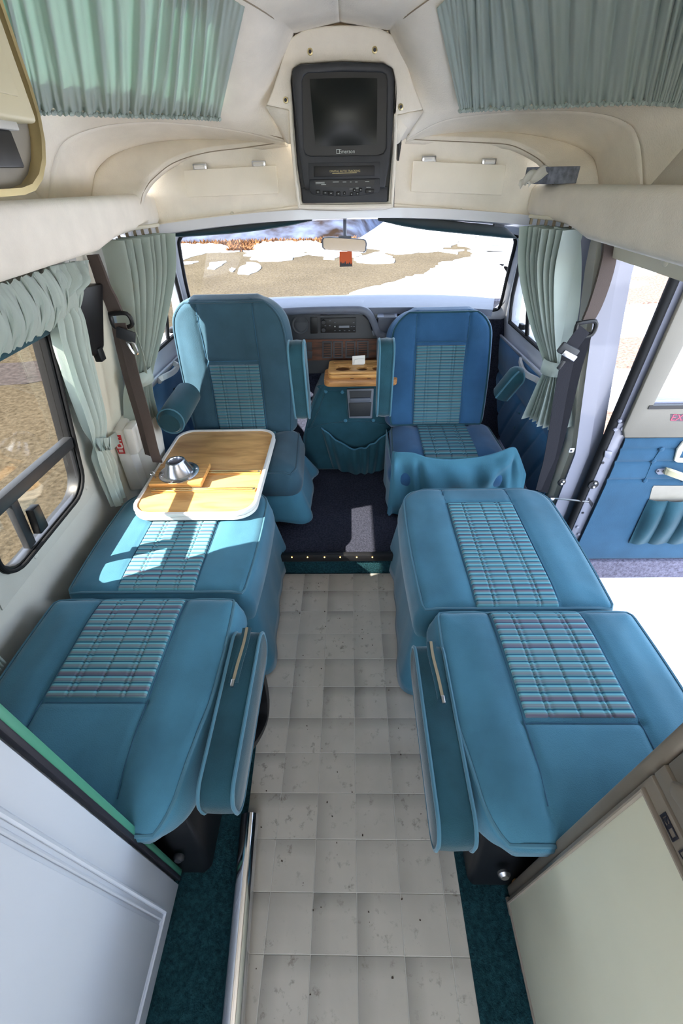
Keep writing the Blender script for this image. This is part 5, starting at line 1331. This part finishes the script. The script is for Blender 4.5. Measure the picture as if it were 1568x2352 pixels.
ar = mk('armrest', V, Fc, M['velour_dark'], fs)
mk('piping', *tube([Vector((-.722, 1.575, .634))+Vector((math.cos(t)*.054, 0, math.sin(t)*.054)) for t in [2*math.pi*i/24 for i in range(24)]], .004, 6, closed=True), M['piping'], ar)

fs2 = front_seat('passenger seat turned backwards, blue shade in its cloth colour, a loose skirt hanging from its cushion', .44, 1.875, .27, .53, .485, .40, (.195, .735, 1.56, 1.95, .425), (.015, .375, 27), (M['velour_blueshade'], M['velour_dark'], M['stripe_shaded']), 0)
arm_pad(fs2, .168, slab(1.82, .56, 1.80, .895, .10), .062, M['velour_dark'], M['piping'], zip_=[(.175, 1.80, .80), (.175, 1.802, .72), (.175, 1.806, .62)], zipside=1)
# far armrest tipped forward
V = []; Fc = []
A0, A1 = at(1150, 905, 'y', 1.80), at(1196, 850, 'y', 1.74)
aa = []
dirv = (A1-A0).normalized()
def af(u, v):
    p = A0+dirv*((A1-A0).length*1.0*v); a = 2*math.pi*u; e = 1 if v < .75 else math.sqrt(max(0.02, 1-((v-.75)/.25)**2*.85))
    n1 = dirv.orthogonal().normalized(); n1 = (Vector((0, -1, 0))-dirv*dirv.dot(Vector((0, -1, 0)))).normalized(); n2 = dirv.cross(n1)
    cx_, cy_ = math.cos(a), math.sin(a); q = 2.6
    return p+n1*(.040*e*math.copysign(abs(cx_)**(2/q), cx_))+n2*(.036*e*math.copysign(abs(cy_)**(2/q), cy_))
V, Fc = grid(af, 24, 22, cu=True); Fc += [tuple(range(24))[::-1], tuple(21*24+i for i in range(24))]
ar = mk('armrest', V, Fc, M['velour_dark'], fs2)
for u in (.12, .88): mk('piping', *tube([af(u, i/20) for i in range(21)], .004, 6), M['piping'], ar)
# loose cloth skirt hanging from the front edge of the cushion
TOPp = [at(x, y, 'y', v) for x, y, v in ((902, 1038, 1.575), (912, 1040, 1.555), (944, 1041, 1.550), (965, 1047, 1.548), (985, 1053, 1.546), (1030, 1057, 1.545), (1080, 1054, 1.546), (1120, 1047, 1.548), (1150, 1038, 1.55), (1178, 1029, 1.555), (1190, 1045, 1.565), (1206, 1090, 1.585))]
def flap(u, v):
    t = cr(TOPp, u); z = t.z+(.135-t.z)*v
    k_ = .010*math.sin(u*19+3*v+1.2*math.sin(v*5+u*7))+.007*math.sin(u*43-6*v)+.010*math.sin(u*9+v*9)
    return Vector((t.x+.012*(u-.5)*v, t.y-.012*math.sin(math.pi*min(1, v*1.4))-k_*sm(v*5)*(1.0 if 0.04 < u < .97 else .2), z))
mk('loose_skirt', *sheet(flap, 110, 40, .004), M['skirt'], fs2, angle=80)
mk('skirt_hem', *tube([flap(i/60, 0)+Vector((0, 0, .001)) for i in range(61)], .0035, 6), M['velour'], fs2)
mk('side_skirt', *sheet(lambda u, v: Vector((.200-.004*v+.004*math.sin(u*14)*v, 1.56+.36*u, .40-.265*v)), 30, 8, .004), M['skirt'], fs2)

# ================================================================== TRAY TABLE
TX0, TX1, TY0, TY1 = -.788, -.335, 1.168, 1.795; TZ = .446
tt = thing('tray_table', 'plywood table top lying upside down across two seats, with a metal leg socket', 'table top', ((TX0+TX1)/2, (TY0+TY1)/2, TZ))
def rr(z, ins, r): return [Vector((p[0], p[1], z)) for p in rrect(TX1-TX0-2*ins, TY1-TY0-2*ins, r, 8, (TX0+TX1)/2, (TY0+TY1)/2)]
mk('board', *prism(rr(TZ+.004, .006, .070), (0, 0, .020), bev=.001), M['ply'], tt, angle=30)
def band(z0, z1, name):
    V = []; Fc = []; A = [(rr(z0, -.0, .075)), (rr(z0, -.004, .078)), (rr((z0+z1)/2, -.006, .08)), (rr(z1, -.004, .078)), (rr(z1+.001, 0.0, .075)), (rr(z1, .007, .07)), (rr(z0, .007, .07))]
    n = len(A[0])
    for a in A: V += a
    for j in range(len(A)):
        for i in range(n): Fc.append((j*n+i, j*n+(i+1) % n, ((j+1) % len(A))*n+(i+1) % n, ((j+1) % len(A))*n+i))
    mk(name, V, Fc, M['white'], tt, angle=50)
band(TZ, TZ+.013, 'edge_band'); band(TZ+.0155, TZ+.030, 'edge_band')
ZB = TZ+.024
r0 = None
for yy in (1.312, 1.432):
    rl = mk('rail', *rbox((TX0+.035, yy-.012, ZB-.001), (TX1-.014, yy+.012, ZB+.006), .0015), M['brass'] if 0 else M['oak'], tt, smooth=False)
    for dy in (-.006, .006): mk('rail_lip', *rbox((TX0+.035, yy+dy-.002, ZB+.006), (TX1-.014, yy+dy+.002, ZB+.010), .0008, 1), M['brass'], rl)
    for x in (TX0+.045, TX1-.022): mk('rail_screw', *lathe([(.004, .006), (.004, .0085), (.002, .009)], (x, yy, ZB), (0, 0, 1), 8), M['steel'], rl)
BX0, BX1, BY0, BY1 = -.765, -.560, 1.322, 1.470; BZ = ZB+.010
bk_ = mk('mounting_block', *rbox((BX0, BY0, BZ-.002), (BX1, BY1, BZ+.018), .003), M['oak'], tt)
fc = Vector((-.667, 1.398, BZ+.018))
mk('leg_socket', *lathe([(.078, 0), (.078, .003), (.062, .004), (.055, .010), (.038, .052), (.036, .056), (.028, .057), (.026, .053), (.025, .006), (.001, .006)], fc, (0, 0, 1), 40), M['alu'], tt)
for i in range(6):
    a = i*math.pi/3+.4; mk('socket_screw', *lathe([(.0055, .003), (.005, .006), (.002, .007)], fc+Vector((.068*math.cos(a), .068*math.sin(a), 0)), (0, 0, 1), 10), M['chrome'], tt)
e0 = Vector((BX0+.016, 1.36, BZ+.018))
mk('eye_screw', *tube([e0+Vector((0, 0, -.004)), e0+Vector((0, 0, .012))], .002, 6), M['steel'], tt)
mk('eye_ring', *tube([e0+Vector((math.cos(t)*.009-.006, 0, .022+math.sin(t)*.010)) for t in [2*math.pi*i/16 for i in range(16)]], .0022, 6, closed=True), M['steel'], tt)

# ================================================================== OPEN SIDE DOOR
d3 = struct('door_3', (1.04, 1.48, -.18))
Y3 = 1.46
def q3(px, py, y=Y3): return at(px, py, 'y', y)
XH = 1.021
hole3 = [Vector(v) for v in ((1.118, Y3, .738), (1.128, Y3, 1.12), (1.18, Y3, 1.17), (1.75, Y3, 1.17), (1.80, Y3, 1.12), (1.80, Y3, .738))]
mk('shell', *prism([Vector(v) for v in ((XH+.012, Y3+.006, -.19), (1.90, Y3+.006, -.19), (1.90, Y3+.006, 1.30), (XH+.012, Y3+.006, 1.30))], (0, .055, 0), holes=([p+Vector((0, .006, 0)) for p in hole3],), bev=.004), M['paint_dimmed'], d3, smooth=False)
mk('hinge_edge', *prism([Vector(v) for v in ((XH+.010, Y3-.004, -.19), (XH+.055, Y3-.004, -.19), (XH+.055, Y3-.004, .60), (XH+.04, Y3-.004, .66), (XH+.010, Y3-.004, .66))], (0, .012, 0), bev=.002), M['paint_dimmed'], d3)
mk('weatherstrip', *tube([Vector((XH, Y3+.012, -.18)), Vector((XH, Y3+.012, .5)), Vector((XH, Y3+.012, 1.28))], .016, 10, sub=4), M['blackrub'], d3)
surr = [Vector(v) for v in ((XH+.028, Y3-.004, .640), (XH+.045, Y3-.004, .606), (1.90, Y3-.004, .600), (1.90, Y3-.004, 1.28), (XH+.028, Y3-.004, 1.28))]
mk('window_surround', *prism(surr, (0, -.018, 0), holes=([p+Vector((0, -.004, 0)) for p in hole3],), bev=.006), M['cream_dimmed'], d3)
mk('window_seal', *ribbon([Vector((1.10, Y3-.020, .733)), Vector((1.80, Y3-.020, .733))], .014, .010, (0, 0, 1)), M['black'], d3)
mk('pane', *prism([p+Vector((0, .03, 0)) for p in hole3], (0, .004, 0)), M['glass'], d3, smooth=False)
XB = lambda z: XH+.055
def card3(u, v):
    x = XB(0)+(1.88-XB(0))*u; z = -.058+(.600+.058)*v
    y = Y3-.012-.010*math.sin(math.pi*min(1, v))**.3
    for zc in (.55, .495, .41): y += .007*math.exp(-((z-zc)/.006)**2)*(1 if x > 0 else 0)
    return Vector((x, y, z))
pocket = [q3(1493, 1123), q3(1448, 1243), q3(1700, 1250), q3(1700, 1115), q3(1508, 1115)]
mk('door_card', *sheet(card3, 60, 70, .004), M['velour_door'], d3, angle=60)
for py, xs in ((1031, (1518,)), (1058, (1500,)), (1103, (1480, 1568))):
    for px in xs:
        mk('upholstery_button', *lathe([(.011, -.002), (.009, .006), (.003, .009)], q3(px, py, Y3-.018), (0, -1, 0), 14), M['velour_door'], d3)
mk('stitched_seam', *tube([q3(1518, 1031, Y3-.021), q3(1500, 1058, Y3-.021), q3(1480, 1103, Y3-.021)], .0022, 5, sub=6), M['stitch'], d3)
mk('inner_handle_cup', *prism([q3(x, y, Y3-.02) for x, y in ((1545, 1056), (1552, 1030), (1566, 1012), (1660, 1012), (1660, 1062), (1552, 1060))], (0, -.010, 0), holes=([q3(x, y, Y3-.02) for x, y in ((1556, 1050), (1570, 1022), (1650, 1022), (1650, 1053))],), bev=.003), M['trimcream'], d3)
ph_ = [q3(1505, 1082, Y3-.03), q3(1530, 1081, Y3-.035), q3(1545, 1088, Y3-.06), q3(1600, 1100, Y3-.075)]
hb = mk('pull_handle_base', *prism([q3(x, y, Y3-.02) for x, y in ((1503, 1082), (1508, 1076), (1530, 1075), (1532, 1087), (1508, 1088))], (0, -.008, 0), bev=.002), M['paint_dimmed'], d3)
for px in (1511, 1523): mk('screw', *lathe([(.004, 0), (.003, .003)], q3(px, 1082, Y3-.028), (0, -1, 0), 10), M['ink'], hb)
mk('pull_handle', *ribbon(path([q3(1529, 1081, Y3-.03), q3(1536, 1084, Y3-.05), q3(1570, 1096, Y3-.065), q3(1620, 1112, Y3-.065)], 14), .026, .014, (0, -.3, 1)), M['beige'], d3)
# open pocket with a gathered cloth front
cav = [q3(x, y, Y3-.024) for x, y in ((1501, 1116), (1497, 1122), (1490, 1150), (1700, 1156), (1700, 1116))]
mk('pocket_mouth', *prism(cav, (0, .004, 0)), M['greypanel'], d3, smooth=False)
def pock(u, v):
    a = q3(1489, 1146, Y3-.024).lerp(q3(1442, 1246, Y3-.024), v); x = a.x+u*.62
    e = min(1, u*14); s = (x-a.x)*2*math.pi*11.5-1.1*v
    sx = .5+.5*math.sin(s); y = Y3-.026-e*(.016*math.sin(math.pi*min(1, .25+v*.75))+.022*sx**1.6*(.45+.55*v*(1-v)*4))
    return Vector((x-.012*math.sin(s+1)*e, y, a.z))
mk('pocket_cloth', *sheet(pock, 150, 24, .003), M['velour_dark'], d3, angle=70)
mk('kick_carpet', *rbox((1.05, Y3-.03, -.178), (1.89, Y3+.002, -.060), .006), M['greycarpet'], d3)
ex = mk('exit_sticker', *prism([q3(1540.5, 951, Y3-.0225), q3(1590, 952, Y3-.0225), q3(1589, 968, Y3-.0225), q3(1539.5, 967, Y3-.0225)], (0, -.0008, 0)), M['exitgrey'], d3, smooth=False)
text('exit_text', 'EXIT', .036, q3(1564, 959.5, Y3-.0236), (1, 0, 0), (0, 0, 1), M['exitred'], ex)
# fittings on the hinge edge
def edge(px, py): return at(px, py, 'y', Y3-.005)
p = edge(1362, 1113); b = mk('contact_plate', *lathe([(.021, 0), (.020, .004)], p, (0, -1, 0), 20), M['black'], d3)
for dz_ in (.010, -.010): mk('contact_stud', *lathe([(.0065, .004), (.006, .008), (.002, .010)], p+Vector((.002, 0, dz_)), (0, -1, 0), 12), M['steel'], b)
for (x, y) in ((1384, 1063), (1338, 1178)): mk('drain_hole', *lathe([(.006, 0), (.005, .002)], edge(x, y), (0, -1, 0), 12), M['ink'], d3)
mk('strap_slot', *prism([edge(x, y) for x, y in ((1352, 1143), (1362, 1156), (1358, 1165), (1350, 1152))], (0, -.001, 0)), M['ink'], d3, smooth=False)
mk('hinge_leaf', *prism([edge(x, y) for x, y in ((1388, 1034), (1404, 1036), (1400, 1052), (1386, 1048))], (0, -.006, 0), bev=.001), M['paint_dimmed'], d3)
for (x, y) in ((1422, 966), (1412, 986), (1428, 984), (1328, 1226), (1325, 1210)): mk('hinge_bolt', *lathe([(.008, 0), (.007, .006), (.003, .007)], edge(x, y), (0, -1, 0), 8), M['paint_dimmed'], d3)
ck = thing('check_strap', 'steel door check rod joining the pillar to the open side door', 'door check', at(1265, 1146, 'y', 1.50))
mk('rod', *tube([at(1266, 1144, 'y', 1.50), at(1290, 1146, 'y', 1.485), at(1352, 1152, 'y', Y3-.008)], .0045, 8), M['steel'], ck)
p = at(1266, 1144, 'y', 1.50); mk('pivot', *rbox(p-Vector((.010, .010, .008)), p+Vector((.010, .010, .008)), .003), M['steel'], ck)
k = thing('door_catch', 'grey loop catch on the outer edge of the side door pillar', 'catch', at(1376, 897, 'y', 1.62))
ring = [at(x, y, 'y', 1.64) for x, y in ((1368, 915), (1370, 888), (1376, 880), (1382, 888), (1381, 905), (1376, 914))]
mk('loop', *tube(ring, .006, 8, closed=True, sub=4), M['darkgrey'], k)

# ================================================================== FOREGROUND CABINETS
cb = thing('galley_cabinet', 'white galley cabinet with a raised panel door, on the driver side near the chrome pole', 'cabinet', (-.69, -.4, 0))
X = -.43
mk('carcass', *rbox((-.83, -1.3, .045), (X-.004, .238, .955), .003), M['cabwhite'], cb)
mk('toe_board', *rbox((-.83, -1.3, .004), (X-.012, .215, .05), .002), M['cabwhite'], cb)
dr_ = mk('door', *prism([Vector((X-.004, .222, .052)), Vector((X-.004, .222, .93)), Vector((X-.004, -.42, .93)), Vector((X-.004, -.42, .052))], (.016, 0, 0), bev=.002), M['cabwhite'], cb)
def framep(ins, xo):
    return [Vector((X+xo, .222-ins, .052+ins)), Vector((X+xo, .222-ins, .93-ins)), Vector((X+xo, -.42+ins, .93-ins)), Vector((X+xo, -.42+ins, .052+ins))]
for ins, r_ in ((.058, .0055), (.072, .004)):
    mk('moulding', *tube(framep(ins, .012), r_, 8, closed=True), M['cabwhite'], dr_)
mk('raised_panel', *prism(framep(.082, .010), (.008, 0, 0), bev=.003), M['cabwhite'], dr_)
mk('edge_strip', *rbox((X-.012, .2385, .045), (X+.010, .252, .955), .002), M['cabedge'], cb)
mk('dark_gasket', *rbox((X-.002, .230, .045), (X+.011, .2385, .955), .001), M['ink'], cb)
mk('worktop', *rbox((-.83, -1.3, .955), (X+.02, .26, .985), .006), M['cabwhite'], cb)

fg = thing('refrigerator', 'cream fronted refrigerator in a taupe frame, opposite the white galley cabinet', 'refrigerator', (.67, -.2, 0))
XF = .41
mk('cabinet_side', *rbox((XF+.012, -1.3, .004), (.83, .212, .985), .003), M['greypanel'], fg)
mk('front_moulding', *rbox((XF-.004, .2125, .004), (XF+.05, .234, .985), .006, 3), M['fridgeframe'], fg)
mk('side_board', *rbox((XF+.05, .226, .004), (.83, .243, .985), .003), M['greypanel'], fg)
mk('cut_edge', *rbox((XF+.004, .228, .0), (XF+.05, .240, .06), .002), M['oak'], fg)
door = mk('door', *rbox((XF-.010, -.42, .012), (XF+.012, .211, .818), .004), M['fridgeframe'], fg)
for ins, hx in ((.0, -.012), (.008, -.014)):
    pass
mk('door_panel', *rbox((XF-.013, -.40, .030), (XF-.009, .198, .788), .0015), M['fridge'], door)
mk('panel_bead', *tube([Vector((XF-.012, .2005, .024)), Vector((XF-.012, .2005, .791)), Vector((XF-.012, -.41, .791)), Vector((XF-.012, -.41, .024))], .0045, 8, closed=True), M['fridgeframe'], door)
mk('hinge_block', *rbox((XF-.014, .178, .006), (XF+.010, .212, .020), .002), M['fridgeframe'], door)
mk('foot_slot', *rbox((XF-.0145, .085, .008), (XF-.010, .098, .016), .001), M['ink'], door)
mk('foot_trim', *rbox((XF-.011, -.42, .004), (XF+.01, .060, .012), .001), M['fridgeframe'], door)
mk('top_rail', *rbox((XF-.008, -.42, .820), (XF+.012, .211, .850), .003), M['fridgeframe'], fg)
mk('upper_panel', *rbox((XF-.004, -.42, .850), (XF+.012, .211, .985), .003), M['fridgeframe'], fg)
p = at(1518, 1782, 'x', XF-.02)
mk('latch', *prism([Vector((XF-.012, y, z)) for y, z in ((.180, .852), (.188, .866), (.174, .884), (.03, .884), (.03, .861), (.152, .859))], (-.010, 0, 0), bev=.004), M['fridgeframe'], fg)
yd = Vector((0, 0, 1)); xd = Vector((0, -1, 0))
ZT = .782
def ft(px, py): return at(px, py, 'x', XF-.0132)
ep = Vector((XF-.0105, .1585, .8045))
em = [ep+xd*a+yd*b for a, b in ((-.0135, -.0075), (.0135, -.0075), (.0135, .0075), (-.0135, .0075))]
eh = [ep+xd*a+yd*b for a, b in ((-.0105, -.0048), (.0105, -.0048), (.0105, .0048), (-.0105, .0048))]
mk('brand_emblem', *prism(em, (-.0006, 0, 0), holes=(eh,)), M['ink'], door, smooth=False)
mk('emblem_bar', *prism([ep+xd*a+yd*b for a, b in ((-.002, -.006), (.002, -.006), (.002, .006), (-.002, .006))], (-.0006, 0, 0)), M['ink'], door, smooth=False)
mk('emblem_mark', *prism([ep+xd*a+yd*b for a, b in ((-.009, -.0045), (-.002, .0), (-.009, .0045))], (-.0006, 0, 0)), M['ink'], door, smooth=False)
text('brand_name', 'DOMETIC', .018, ep+xd*.021, xd, yd, M['ink'], door, ext=.0003, align='LEFT')

oc = thing('overhead_cupboard', 'grey overhead cabinet side with brass edging, at the driver side of the roof', 'cabinet', (-.49, .5, 1.42))
XO = -.455
def op(y, z, o=0): return Vector((XO+o, y, z))
edgep = [op(-.6, 1.412), op(.55, 1.412)] + [op(.740+.115*math.sin(math.radians(a)), 1.530-.118*math.cos(math.radians(a))) for a in (0, 15, 30, 45, 60, 75, 90)] + [op(.855, 1.70), op(.855, 1.92)]
mk('side_panel', *prism(edgep+[op(-.6, 1.92)], (-.32, 0, 0)), M['greypanel'], oc, smooth=False)
mk('brass_edging', *ribbon([p+Vector((.002, 0, 0)) for p in edgep[:-1]]+[op(.855, 1.92, .002)], .030, .008, (1, 0, 0)), M['brass'], oc)
mn = mk('control_box', *rbox((XO-.002, .30, 1.487), (XO+.028, .822, 1.76), .006, 3), M['beige'], oc)
mk('control_bezel', *prism([op(y, z, .028) for y, z in ((.40, 1.512), (.790, 1.512), (.790, 1.575), (.40, 1.575))], (.004, 0, 0), bev=.0015), M['beige'], mn)
mk('control_window', *rbox((XO+.026, .40, 1.592), (XO+.0295, .800, 1.70), .001), M['black'], mn)
mk('control_lip', *rbox((XO-.002, .30, 1.478), (XO+.016, .79, 1.489), .002), M['panelwhite'], oc)
mk('black_appliance', *rbox((XO-.002, .30, 1.438), (XO+.012, .775, 1.478), .002), M['black'], oc)

ch = thing('chrome_pole', 'chrome table pole lying on the vinyl floor by the dark teal carpet', 'pole', (-.27, .1, .0))
A0, A1 = at(570, 1866, 'z', .052), at(528, 2352, 'z', .052)
dv = (A0-A1).normalized(); A1 = A1-dv*.35
V, Fc = lathe([(.0245, 0), (.0255, .002), (.0255, (A0-A1).length-.04), (.026, (A0-A1).length-.038), (.026, (A0-A1).length), (.022, (A0-A1).length), (.022, (A0-A1).length-.05), (.001, (A0-A1).length-.05)], Vector((A1.x, A1.y, .0265)), dv, 32)
mk('tube', V, Fc, M['chrome'], ch, angle=30)
